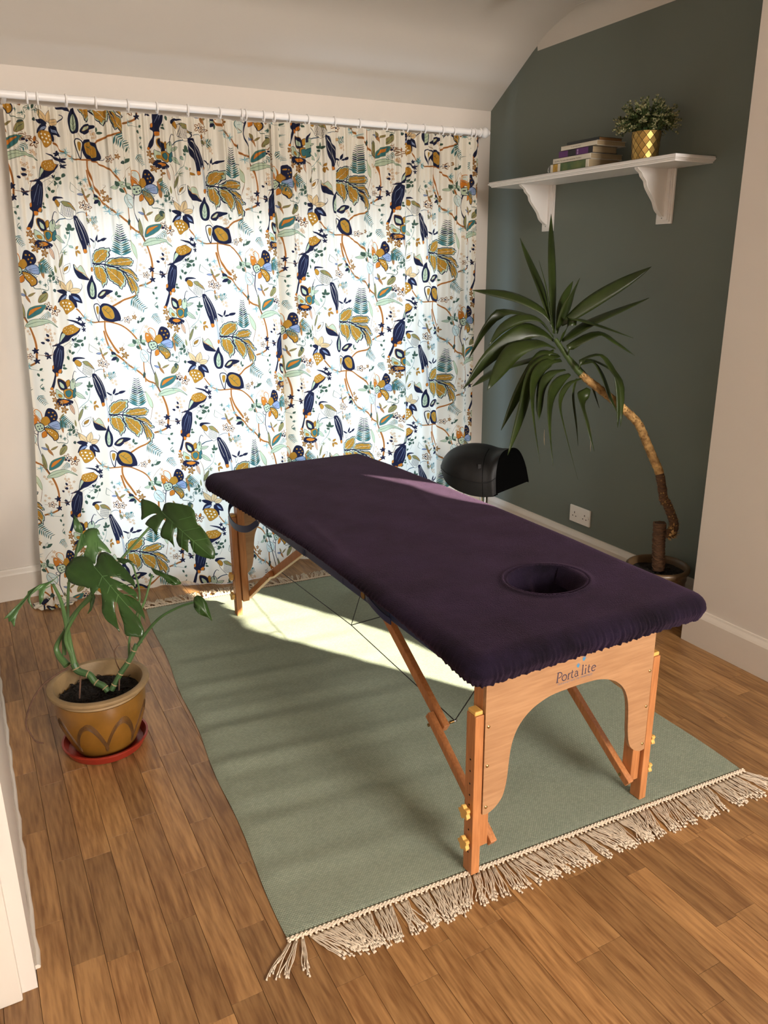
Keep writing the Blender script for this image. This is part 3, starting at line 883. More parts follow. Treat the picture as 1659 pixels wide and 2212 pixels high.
c1 = curtain('curtain', 'left curtain panel printed with birds and flowers, spread wide behind the monstera',
    lambda z: lerp(z, (0, .25, .85, 1.25, 2.05), (.165, .178, .235, .25, .285)), lambda z: 1.42+.0*z, 1,
    lambda x: lerp(x, footx, footy), lambda x: (x-.64)/.505, 0,
    [(7.3, .4, .014, .55, .6), (12.2, 1.9, .009, .5, -.5), (3.1, 2.2, .012, .8, .8), (19.3, .7, .004, .4, .4)],
    lambda s: 2.052, lambda s: .002+.014*math.exp(-((s-.50)/.03)**2))
c2 = curtain('curtain', 'right curtain panel printed with birds and flowers, hanging behind the black saddle stool',
    lambda z: 1.355+.0*z, lambda z: lerp(z, (0, 2.05), (2.447, 2.458)), 2,
    lambda x: .015, lambda x: 1+(x-1.75)/.5, -.04,
    [(6.2, .9, .014, .8, .2), (11.3, .3, .010, .7, .3), (2.6, 1.0, .008, .9, .3), (21.1, .7, .004, .5, .2)],
    lambda s: 2.052, lambda s: .002)
c2.location.y = -.050
# pooled corner of the left panel lying on the boards
b = MB()
def pool(u, v):
    a = -PI*.1+u*PI*1.2; r = .02+.085*v
    return (.215+r*math.cos(a)*.9, 3.575-r*math.sin(a)*.75, .004+.022*(1-v)*(1+.5*math.sin(9*a))+.004*math.sin(13*a)*v+.004)
po = MB().grid(pool, 40, 10)
pm = po.build('hem_pool', cm, c1, smooth=True, recalc=False)
uvp = pm.data.uv_layers.new(name='cloth')
for lp in pm.data.loops:
    q = pm.data.vertices[lp.vertex_index].co; uvp.data[lp.index].uv = ((q.x*1.2+q.z)/TW, (q.y*1.1)/TH)

# pole, finial, rings
RY, RZ = 3.628, 2.086
rod = empty('curtain_pole', (1.4, RY, RZ), 'long white wooden curtain pole with turned ball finial', 'curtain pole')
def rel(o, root): o.location = (o.location[0]-root.location[0], o.location[1]-root.location[1], o.location[2]-root.location[2])
b = MB().tube([(-.05-1.4, 0, 0), (2.505-1.4, 0, 0)], .0145, 20); b.build('pole', M['shelfw'], rod, smooth=True)
prf = [(.0, 0), (.018, .001), (.021, .006), (.018, .011), (.013, .014), (.013, .018), (.019, .021), (.024, .028), (.0255, .036), (.022, .045), (.014, .051), (.015, .055), (.012, .062), (0, .066)]
fb = MB().lathe(prf, n=28).build('finial', M['shelfw'], rod, smooth=True); fb.rotation_euler = (0, PI/2, 0); fb.location = (2.50-1.4, 0, 0)
for xb in (2.405, .30):
    b = MB(); b.tube([(xb-1.4, 0, -.004), (xb-1.4, .04, -.012), (xb-1.4, .094, -.012)], .008, 10); b.lathe([(0, 0), (.02, 0), (.02, .006), (0, .006)], n=20)
    b = MB().tube([(xb-1.4, 0, -.004), (xb-1.4, .04, -.014), (xb-1.4, .0995, -.014)], .009, 10); b.build('pole_bracket', M['shelfw'], rod, smooth=True)
rg_me = MB().tube([(0, .0215*math.cos(a), -.004+.0215*math.sin(a)) for a in np.linspace(0, 2*PI, 25)[:-1]], .0036, 8, closed=True).mesh('curtain_ring', M['shelfw'], smooth=True)
for x in (0.38, 0.418, 0.522, 0.636, 0.76, 0.878, 1.008, 1.146, 1.245, 1.262, 1.346, 1.394, 1.464, 1.555, 1.69, 1.819, 1.959, 2.071, 2.172, 2.276, 2.341, 2.449, 2.468):
    o = place(rg_me, 'curtain_ring', None, (x, RY, RZ-.0025), (0, 0, random.uniform(-.15, .15)))
    tag(o, 'small white wooden ring on the curtain pole', 'curtain ring', 'white rings on the curtain pole')

# ================================================================ rug
RW, RL = 1.42, 1.972
rug = empty('rug', (.4537, 1.3362, 0), 'sage green flat-woven rug with cream fringe under the massage table', 'rug', rz=-.0524)
rm = bpy.data.materials.new('sage_weave'); rm.use_nodes = True
N = rm.node_tree.nodes; L = rm.node_tree.links; pb = N['Principled BSDF']; pb.inputs['Roughness'].default_value = .95; pb.inputs['Specular IOR Level'].default_value = .15
tc = N.new('ShaderNodeTexCoord'); mp = N.new('ShaderNodeMapping'); L.new(tc.outputs['Object'], mp.inputs[0])
br_ = N.new('ShaderNodeTexBrick'); br_.inputs['Scale'].default_value = 1; br_.inputs['Brick Width'].default_value = .0072; br_.inputs['Row Height'].default_value = .0040
br_.inputs['Mortar Size'].default_value = .0009; br_.inputs['Mortar Smooth'].default_value = 1.0; br_.offset = .5
br_.inputs['Color1'].default_value = s2l('9aa48f')+(1,); br_.inputs['Color2'].default_value = s2l('aab29c')+(1,); br_.inputs['Mortar'].default_value = s2l('74796a')+(1,)
L.new(mp.outputs[0], br_.inputs['Vector'])
nz = N.new('ShaderNodeTexNoise'); nz.inputs['Scale'].default_value = 5; nz.inputs['Detail'].default_value = 6; L.new(mp.outputs[0], nz.inputs['Vector'])
mr = N.new('ShaderNodeMapRange'); mr.inputs['To Min'].default_value = .9; mr.inputs['To Max'].default_value = 1.1; L.new(nz.outputs['Fac'], mr.inputs['Value'])
hs = N.new('ShaderNodeHueSaturation'); L.new(br_.outputs['Color'], hs.inputs['Color']); L.new(mr.outputs[0], hs.inputs['Value']); L.new(hs.outputs[0], pb.inputs['Base Color'])
bp_ = N.new('ShaderNodeBump'); bp_.inputs['Strength'].default_value = .9; bp_.inputs['Distance'].default_value = .0016; bp_.invert = True
L.new(br_.outputs['Fac'], bp_.inputs['Height']); L.new(bp_.outputs[0], pb.inputs['Normal'])
def rip(a, b_):
    e = max(0, 1-a/.95)*min(1, a/.06+.25)*math.sin(PI*min(1, max(0, b_/RL)))**.6
    return .0036*e*(math.sin(2*PI*b_/.165+1.2*math.sin(a*3))+.5*math.sin(2*PI*b_/.098+a*4+1)+1.1)
def rtop(u, v):
    a = u*RW; b_ = v*RL; e = min(1, min(a, RW-a, b_, RL-b_)/.004)
    return (a+.004*math.sin(v*23)*(u-.5)*2, b_, .0020+.0035*e+rip(a, b_))
bm_ = MB().grid(rtop, 110, 260)
weave = bm_.build('woven_field', rm, rug, smooth=True, recalc=False)
MB().box(.004, RW-.004, .004, RL-.004, .0003, .0018).build('underside', rm, rug)
ct = M['cotton']
# braided end bands
for nm, bb in (('end_braid', -.006), ('end_braid', RL+.006)):
    b = MB()
    for q in (-1, 1):
        pts = [(a, bb+q*.0022+.0015*math.sin(a*2*PI/.011+q), .0055+.001*math.sin(a*2*PI/.011+q*1.6)) for a in np.linspace(-.002, RW+.002, 520)]
        b.tube(pts, .0030, 5)
    b.build(nm, ct, rug, smooth=True)
# tassels: a knot and five cords each
tas = []
for vnt in range(16):
    r_ = random.Random(100+vnt); b = MB()
    b.tube([(0, 0, .004), (0, -.006, .0050), (0, -.011, .0040)], [.0022, .0030, .0022], 6)
    drift = r_.uniform(-.014, .014)
    for s_ in range(5):
        Lc = .082+r_.uniform(-.012, .014); x = (s_-2)*.0016; sp = (s_-2)*.0030+r_.uniform(-.0035, .0035)
        ph = r_.random()*6; am = r_.uniform(.0012, .004); pts = []
        for k in range(9):
            t = k/8; pts.append((x+(drift+sp)*t**1.3+am*math.sin(ph+t*7)*t, -.009-Lc*t, .0022+.0035*math.sin(PI*t)*r_.random()+.0004*s_))
        b.tube(pts, [.00125]*8+[.0016], 5)
        e_ = pts[-1]
        b.tube([e_, (e_[0]+.0005, e_[1]-.004, .0026), (e_[0]+.001, e_[1]-.009, .0024)], [.0021, .0016, .0028], 5)
    tas.append(b.mesh('tassel', ct, smooth=True))
nt_ = 104
for k in range(nt_):
    a = RW*(k+.5)/nt_; r_ = random.Random(k)
    lean = .30*math.sin(a*9+1)+.16*math.sin(a*23)+r_.uniform(-.12, .12)
    if k < 3: lean = -.65+.18*k
    place(r_.choice(tas), 'tassel', rug, (a, -.006, .0), (0, 0, lean))
    r_ = random.Random(k+900)
    lean = PI+.55*math.sin(a*13)+r_.uniform(-.5, .5)
    o = place(r_.choice(tas), 'tassel', rug, (a, RL+.006, .0), (0, 0, lean)); o.scale = (1, .72, 1.3)
# ================================================================ massage table
TB = empty('massage_table', (.9217, 1.292, 0), 'folding beech massage table with navy vinyl edge and adjustable legs', 'massage table', rz=.0181)
ZR = .0065                                             # legs stand on the rug
BOW = lambda b: (-.017*(b-.80)**2 if b > .8 else -.006*(b-.80)**2)+.003
# padded frame halves (navy vinyl)
for b0, b1 in ((-.078, .874), (.877, 1.835)):
    m_ = MB(); w0, w1 = -.040, .640
    zz = BOW((b0+b1)/2)*.8
    b0_ = b0+(.03 if b0 < 0 else 0); fr = [(w0, b0_, w0+.02, b1), (w1-.02, b0_, w1, b1), (w0, b0, w1, b0+.02), (w0, b1-.02, w1, b1)]
    for x0, y0, x1, y1 in fr: m_.box(x0, x1, y0, y1, (.572 if y1-y0 > .1 or y0 > 0 else .592)+zz, .624+zz, .004)
    m_.build('frame_half', M['navy'], TB)
m_ = MB(); pz0, pz1 = .600, .630
hc = (.364, .198)
for x0, x1, y0, y1 in ((-.045, .645, .36, 1.78), (-.045, .22, -.06, .36), (.51, .645, -.06, .36), (.22, .51, -.06, .075)):
    m_.box(x0, x1, y0, y1, pz0, pz1)
m_.build('pad', M['navy'], TB)
for b_ in (.0, .33, .60, .875, 1.2, 1.5): MB().box(-.0408, -.0395, b_-.002, b_+.002, .574+BOW(b_), .612+BOW(b_)).build('vinyl_seam', M['navy'], TB)

def leg_set(mirror_a, mirror_b):
    """one corner: adjustable outer leg, upper leg, wing knobs, caps, brace bars"""
    fa = (lambda a: .600-a) if mirror_a else (lambda a: a)
    fb = (lambda b: 1.772-b) if mirror_b else (lambda b: b)
    def bx(x0, x1, y0, y1, z0, z1, bev=.0015):
        X = sorted((fa(x0), fa(x1))); Y = sorted((fb(y0), fb(y1))); return MB().box(X[0], X[1], Y[0], Y[1], z0, z1, bev)
    ol = bx(.0, .0245, .0, .036, ZR, .453).build('outer_leg', M['beech'], TB)
    cp = bx(.001, .0235, .004, .033, .453, .463, .002)
    cp.build('leg_cap', M['boxwood'], ol)
    rb = MB()
    for k in range(6):
        q = bx(.0035+k*.0030, .0048+k*.0030, .006, .031, .4628, .4640, 0); rb.add(q.v, q.f)
    rb.build('cap_ribs', M['boxwood'], ol)
    h = MB()
    for z in (.332, .300, .265, .233, .205, .167, .133, .067):
        x = fa(-.0003); h.tube([(x, fb(.016), z), (fa(.0006), fb(.016), z)], .0026, 10)
    h.build('bolt_holes', M['dark'], ol)
    bx(.0265, .0555, .0115, .046, .072, .585, .0015).build('upper_leg', M['beech'], TB)
    for z in (.187, .097):                              # lobed wing knobs
        kb = MB(); n = 30; pr = []
        for k in range(n):
            t = 2*PI*k/n; r = .0165*(1+.2*math.cos(5*t)); pr.append((r*math.cos(t), r*math.sin(t)))
        s = -1
        kb.prism(pr, lambda u, v: (fa(-.0165), fb(.018)+u, z+v), lambda u, v: (fa(-.0055), fb(.018)+u*.92, z+v*.92))
        kb.tube([(fa(-.006), fb(.018), z), (fa(.0), fb(.018), z)], .008, 12)
        kb.build('wing_knob', M['boxwood'], TB, smooth=True, ang=.5)
    # two-piece folding brace
    lo = MB().bar((fa(.066), fb(.300), .282), (fa(.066), fb(.004), .074), .019, .024, (1, 0, 0)); lo.build('brace_lower', M['beech'], TB)
    ub = MB().bar((fa(.086), fb(.250), .256), (fa(.086), fb(.740), .566), .019, .030, (1, 0, 0)); ub.build('brace_upper', M['beech'], TB)
    bt = MB()
    for (a_, b_, z_, s_) in ((.0555, .285, .258, -1), (.0765, .030, .092, 1)):
        bt.tube([(fa(a_+.001*s_), fb(b_), z_), (fa(a_+.0035*s_), fb(b_), z_)], .0048, 12)
    bt.tube([(fa(.0955), fb(.245), .275), (fa(.108), fb(.245), .275)], .0042, 12)
    bt.build('brace_bolt', M['brass'], TB, smooth=True, ang=.6)
for ma in (0, 1):
    for mb in (0, 1): leg_set(ma, mb)
# shaped end panels
arch = [(0.0275, 0.176), (0.041, 0.174), (0.059, 0.180), (0.078, 0.195), (0.090, 0.216), (0.098, 0.254), (0.1015, 0.296), (0.105, 0.329), (0.112, 0.360), (0.126, 0.389), (0.148, 0.413), (0.179, 0.432), (0.221, 0.445), (0.268, 0.4485), (0.3, .449)]
arch = arch+[(.6-a, z) for a, z in reversed(arch[:-1])]
arch = [tuple(p) for p in cat(arch, 3)]
arch = [(a, z) for a, z in arch]
poly = [(.0275, .585)]+arch+[(.5725, .585)]
for b0, b1 in ((-.001, .0105), (1.7615, 1.773)):
    pn = MB().prism(poly, lambda a, z: (a, b0, z), lambda a, z: (a, b1, z)).build('end_panel', M['panel'], TB)
    sgn = -1 if b0 < 1 else 1; yb = b0 if b0 < 1 else b1
    for a, z in ((.037, .418), (.037, .311), (.037, .195), (.563, .418), (.563, .311), (.563, .195)):
        q = MB().lathe([(.0045, 0), (.0042, .0012), (.0028, .0022), (0, .0026)], n=14); o = q.build('bolt', M['brass'], pn, smooth=True)
        o.rotation_euler = (PI/2*(-sgn)*-1, 0, 0) if sgn < 0 else (-PI/2, 0, 0); o.location = (a, yb, z)
        if sgn < 0: o.rotation_euler = (PI/2, 0, 0)
    if sgn < 0: front_panel = pn
# maker's lettering on the near panel
LN = mat('logo_ink_navy', '232a48', .6, var=.02); LB = mat('logo_ink_blue', '3f86ad', .6, var=.02)
YT = -.0014
def pen(b, pts, w, closed=False):
    P = [np.array(p, float) for p in pts]
    if closed: P = P+[P[0]]
    for i in range(len(P)-1):
        d = P[i+1]-P[i]; l = np.hypot(*d)
        if l < 1e-9: continue
        n = np.array([-d[1], d[0]])/l*w[i % len(w)]/2 if isinstance(w, (list, tuple)) else np.array([-d[1], d[0]])/l*w/2
        q = [P[i]+n, P[i+1]+n, P[i+1]-n, P[i]-n]
        b.add([(v[0], YT, v[1]) for v in q], [(0, 1, 2, 3)])
def oval(cx, cy, rx, ry, a0=0, a1=360, n=18): return [(cx+rx*math.cos(math.radians(a0+(a1-a0)*k/n)), cy+ry*math.sin(math.radians(a0+(a1-a0)*k/n))) for k in range(n+1)]
lg = MB(); T, t_ = .0030, .0014
X0 = .236; B0 = .4755; xh = .0155; ch = .0265
pen(lg, [(X0+.004, B0), (X0+.006, B0+ch)], T); pen(lg, [(X0, B0), (X0+.009, B0)], t_); pen(lg, [(X0+.002, B0+ch), (X0+.008, B0+ch)], t_)          # P
pen(lg, oval(X0+.0075, B0+ch-.0075, .0105, .0075, 95, -90), t_*1.6)
pen(lg, oval(X0+.0265, B0+xh/2, .0072, .0078), t_*1.7)                                                                                         # o
x = X0+.039; pen(lg, [(x, B0), (x+.001, B0+xh)], T*.85); pen(lg, [(x-.003, B0), (x+.004, B0)], t_); pen(lg, [(x+.001, B0+xh*.7), (x+.004, B0+xh), (x+.0075, B0+xh*.93)], t_*1.3)   # r
x = X0+.050; pen(lg, [(x+.0015, B0+xh*1.4), (x, B0+.003), (x+.002, B0), (x+.006, B0+.001)], T*.8); pen(lg, [(x-.003, B0+xh), (x+.006, B0+xh)], t_)                                # t
x = X0+.062; pen(lg, oval(x+.003, B0+.0048, .0048, .0048), t_*1.4); pen(lg, [(x-.001, B0+xh*.85), (x+.003, B0+xh), (x+.007, B0+xh*.8), (x+.0075, B0+.002), (x+.010, B0)], T*.7)    # a
x = X0+.0845; pen(lg, [(x, B0), (x+.0015, B0+ch)], T*.9); pen(lg, [(x-.003, B0), (x+.004, B0)], t_); pen(lg, [(x-.0015, B0+ch-.001), (x+.002, B0+ch)], t_)                          # l
x = X0+.0945; pen(lg, [(x, B0), (x+.0008, B0+xh)], T*.85); pen(lg, [(x-.003, B0), (x+.004, B0)], t_); pen(lg, [(x-.001, B0+xh*1.45), (x+.0022, B0+xh*1.45)], T)                        # i
x = X0+.1045; pen(lg, [(x+.0015, B0+xh*1.4), (x, B0+.003), (x+.002, B0), (x+.006, B0+.001)], T*.8); pen(lg, [(x-.003, B0+xh), (x+.006, B0+xh)], t_)                                # t
x = X0+.122; pen(lg, oval(x, B0+xh/2, .0068, .0078, 10, 320), t_*1.7); pen(lg, [(x-.0065, B0+xh*.52), (x+.0065, B0+xh*.62)], t_)                                                    # e
lo_ = lg.build('lettering', LN, front_panel, recalc=False)
tcv = bpy.data.curves.new('slogan', 'FONT'); tcv.body = 'innovation in therapy'; tcv.size = .0098; tcv.space_character = 1.42; tcv.resolution_u = 2
tob = bpy.data.objects.new('slogan', tcv); COL.objects.link(tob)
dg_ = bpy.context.evaluated_depsgraph_get(); tme = bpy.data.meshes.new_from_object(tob.evaluated_get(dg_)); bpy.data.objects.remove(tob)
tme.materials.clear(); tme.materials.append(mat('logo_ink_slate', '4d6d86', .6, var=.02))
tw_ = max(v.co.x for v in tme.vertices)
o = place(tme, 'slogan', front_panel, (.243, YT, .4665), (PI/2, 0, 0)); o.scale = (.112/tw_, 1, 1)
def hand(b, cx, cz, s, rot, mir=1):
    P = [(-.30, -.5), (.0, -.62), (.32, -.5), (.42, -.1), (.85, .35), (.75, .5), (.35, .22), (.32, .35), (.42, .95), (.27, .98), (.14, .42), (.08, .42), (.06, 1.08), (-.10, 1.08), (-.10, .42), (-.16, .40), (-.34, .95), (-.48, .88), (-.33, .3), (-.40, .25), (-.72, .62), (-.82, .52), (-.5, -.05), (-.42, -.3)]
    c_, s_ = math.cos(rot), math.sin(rot)
    Q = [(cx+s*(mir*x*c_-y*s_), cz+s*(mir*x*s_+y*c_)) for x, y in P]
    tr = tessellate_polygon([[Vector((q[0], q[1], 0)) for q in Q]]); b.add([(q[0], YT, q[1]) for q in Q], [tuple(t) for t in tr])
hb = MB(); hand(hb, .3055, .5035, .0078, .12); hand(hb, .3235, .5175, .0082, -.2); hb.build('hand_emblem', LB, front_panel, recalc=False)
# tension cables
cb = lambda pts, nm='cable': MB().tube([Vector(p) for p in pts], .0015, 6).build(nm, M['cable'], TB, smooth=True)
for a in (.112, .488):
    J1 = (a, .245, .275); J2 = (a, 1.527, .275); C_ = (a, .86, .302)
    cb([J1, C_, J2]); cb([J1, (a, .055, .575)]); cb([J2, (a, 1.72, .570)])
    for J in (J1, J2): MB().tube([(a-.006, J[1], J[2]), (a+.006, J[1], J[2])], .004, 8).build('cable_end', M['steel'], TB, smooth=True)
cb([(.112, .86, .302), (.3, .875, .30), (.488, .86, .302)]); cb([(.112, .86, .302), (.10, .70, .575)])
# carry handles: stitched navy straps
def strap(pts, w, nm='carry_handle'):
    P = [np.array(q) for q in cat(pts, 8)]; b = MB(); n = len(P)
    for q in P: b.v += [(q[0], q[1], q[2]+w/2), (q[0]-.003, q[1], q[2]+w/2), (q[0]-.003, q[1], q[2]-w/2), (q[0], q[1], q[2]-w/2)]
    for i in range(n-1):
        for k in range(4): b.f.append((i*4+k, i*4+(k+1) % 4, i*4+4+(k+1) % 4, i*4+4+k)); b.mi.append(0)
    b.f += [(0, 1, 2, 3), tuple(4*(n-1)+k for k in (3, 2, 1, 0))]; b.mi += [0, 0]
    return b.build(nm, M['navy'], TB)
strap([(-.041, 1.53, .587), (-.055, 1.555, .560), (-.072, 1.52, .530), (-.078, 1.43, .517), (-.066, 1.33, .535), (-.044, 1.27, .574)], .026)
strap([(-.041, .455, .600), (-.047, .43, .596), (-.050, .38, .588), (-.049, .34, .582), (-.046, .31, .580)], .018)
MB().tube([(-.041, .47, .592), (-.0445, .47, .592)], .011, 16).build('eyelet', M['brass'], TB, smooth=True, ang=.5)
for b_ in (1.27, 1.53): MB().tube([(-.046, b_, .582), (-.049, b_, .582)], .004, 10).build('strap_rivet', M['steel'], TB)

# ================================================================ fitted fleece cover
vm = bpy.data.materials.new('aubergine_fleece'); vm.use_nodes = True
N = vm.node_tree.nodes; L = vm.node_tree.links; pb = N['Principled BSDF']
tc = N.new('ShaderNodeTexCoord'); n1 = N.new('ShaderNodeTexNoise'); n1.inputs['Scale'].default_value = 7; n1.inputs['Detail'].default_value = 7; n1.inputs['Roughness'].default_value = .65
L.new(tc.outputs['Object'], n1.inputs['Vector'])
cr = N.new('ShaderNodeValToRGB'); L.new(n1.outputs['Fac'], cr.inputs[0]); cr.color_ramp.elements[0].position = .35; cr.color_ramp.elements[1].position = .68
cr.color_ramp.elements[0].color = s2l('0c080f')+(1,); cr.color_ramp.elements[1].color = s2l('21182a')+(1,)
L.new(cr.outputs[0], pb.inputs['Base Color']); pb.inputs['Roughness'].default_value = .95; pb.inputs['Specular IOR Level'].default_value = .1
pb.inputs['Sheen Weight'].default_value = .12; pb.inputs['Sheen Roughness'].default_value = .4; pb.inputs['Sheen Tint'].default_value = s2l('d9a8d6')+(1,)
n2 = N.new('ShaderNodeTexNoise'); n2.inputs['Scale'].default_value = 420; n2.inputs['Detail'].default_value = 3; L.new(tc.outputs['Object'], n2.inputs['Vector'])
bp_ = N.new('ShaderNodeBump'); bp_.inputs['Strength'].default_value = .8; bp_.inputs['Distance'].default_value = .003; L.new(n2.outputs['Fac'], bp_.inputs['Height']); L.new(bp_.outputs[0], pb.inputs['Normal'])
CX, CY = .300, .880; HX, HY = .375-.050, .970-.050; RR = .050; DMAX = RR*PI/2+.040
def drape(p, q):
    dx = max(abs(p)-HX, 0); dy = max(abs(q)-HY, 0); d = math.hypot(dx, dy)
    sx = 1 if p > 0 else -1; sy = 1 if q > 0 else -1
    bx_ = max(-HX, min(HX, p)); by_ = max(-HY, min(HY, q))
    X = CX+bx_; Y = CY+by_
    z = .6495+BOW(Y)
    # slack and shallow wrinkles on top
    z += .0016*math.sin(X*7+Y*3)*math.sin(Y*4.1+X*2)+.0004*math.sin(X*31+Y*17)+.0035*math.exp(-((X+.01-.12*(Y-.75))/.022)**2)*math.exp(-((Y-.78)/.22)**2)+.0022*math.exp(-((X-.50-.05*math.sin(Y*6))/.02)**2)*math.exp(-((Y-1.05)/.2)**2)
    if d > 1e-9:
        d = min(d, DMAX); nx = sx*dx/math.hypot(dx, dy); ny = sy*dy/math.hypot(dx, dy)
        per = (Y if dx > dy else X)*1.0+math.atan2(dy, dx)*.05
        if d < RR*PI/2: o_ = RR*math.sin(d/RR); dn = RR*(1-math.cos(d/RR))*.8
        else:
            e = d-RR*PI/2; o_ = RR-.30*e; dn = RR*.8+e*.62
        k = max(0, (d-.030)/(DMAX-.030))
        wr = (math.sin(per*2*PI/.0165+3*math.sin(per*23))+.7*math.sin(per*2*PI/.0108+2.3*math.sin(per*37)))*(.75+.35*math.sin(per*14+2))
        o_ += .0024*wr*k; dn += .0016*k*math.sin(per*2*PI/.031+2*math.sin(per*17))
        front = 1 if (sy < 0 and dy > dx*.6) else 0
        if front: dn *= 1.02
        elif sx < 0: dn *= lerp(Y, (-.08, .1, .3, .9, 1.2, 1.5, 1.8), (1.0, .72, .52, .48, .80, 1.0, 1.1))
        X += nx*o_; Y += ny*o_; z -= dn
    return X, Y, z
ps = list(np.linspace(-HX-DMAX, -HX, 14))[:-1]+list(np.linspace(-HX, HX, 90))+list(np.linspace(HX, HX+DMAX, 14))[1:]
qs = list(np.linspace(-HY-DMAX, -HY, 14))[:-1]+list(np.linspace(-HY, HY, 420))+list(np.linspace(HY, HY+DMAX, 14))[1:]
# the long-side hem wrinkles need a fine step along the edge; the grid along y already has it
ps = sorted(set(list(ps)+list(np.linspace(-HX, HX, 260)))); 
b = MB(); npx, npq = len(ps), len(qs); hx_, hy_ = hc; HRX, HRY = .112, .098
def warp(X, Y, z):
    dx, dy = X-hx_, Y-hy_; r = math.hypot(dx/HRX, dy/HRY)
    if r < 1: return None
    if r < 1.45: z += .004*math.exp(-((r-1.06)/.10)**2)-.003*math.exp(-((r-1.0)/.05)**2)
    return X, Y, z
idx = {}
for i, p_ in enumerate(ps):
    for j, q_ in enumerate(qs):
        X, Y, z = drape(p_, q_); wv = warp(X, Y, z)
        if wv is None: continue
        idx[(i, j)] = len(b.v); b.v.append(wv)
edge_v = set()
for i in range(npx-1):
    for j in range(npq-1):
        ks = [(i, j), (i+1, j), (i+1, j+1), (i, j+1)]
        if all(k in idx for k in ks): b.f.append(tuple(idx[k] for k in ks)); b.mi.append(0)
        else:
            for k in ks:
                if k in idx: edge_v.add(idx[k])
for v in edge_v:                                          # pull the ragged rim onto the face-hole outline
    X, Y, z = b.v[v]; dx, dy = X-hx_, Y-hy_; r = math.hypot(dx/HRX, dy/HRY)
    b.v[v] = (hx_+dx/r, hy_+dy/r, .6480+BOW(hy_))
cov = b.build('couch_cover', vm, None, smooth=True, ang=3.2, recalc=False)
cov.location = TB.location; cov.rotation_euler = TB.rotation_euler
tag(cov, 'dark aubergine fleece cover with a face hole, fitted over the massage table', 'cover')
# cloth tucked down through the face hole
def well(u, v):
    a = 2*PI*u; r = 1+.012-.38*v**.8
    fold = 1+v*(.15*math.sin(3*a+.5)+.13*math.sin(5*a+2)+.06*math.sin(11*a))
    if v > .0: r *= fold if v > .15 else (1+(fold-1)*v/.15)
    z = .6490+BOW(hy_)+.0035*math.sin(PI*min(1, v/.12))-.085*max(0, v-.06)**.9+.006*v*math.sin(4*a+1)
    return (hx_+HRX*r*math.cos(a), hy_+HRY*r*math.sin(a), z)
MB().grid(well, 120, 22).build('face_hole_lining', vm, cov, smooth=True, recalc=False)
def flap(u, v):
    a = -.9+1.5*u; r = 1.0-.26*v-.12*math.sin(PI*u)*v
    return (hx_+HRX*r*math.cos(a), hy_+HRY*r*math.sin(a), .6515+BOW(hy_)-.018*v-.028*v*v+.010*math.sin(PI*v)*math.sin(PI*u))
MB().grid(flap, 30, 12).build('face_hole_fold', vm, cov, smooth=True, recalc=False)
# seam where the lining meets the top
MB().tube([(hx_+HRX*1.01*math.cos(a), hy_+HRY*1.01*math.sin(a), .6502+BOW(hy_)) for a in np.linspace(0, 2*PI, 73)[:-1]], .0018, 6, closed=True).build('face_hole_seam', vm, cov, smooth=True)
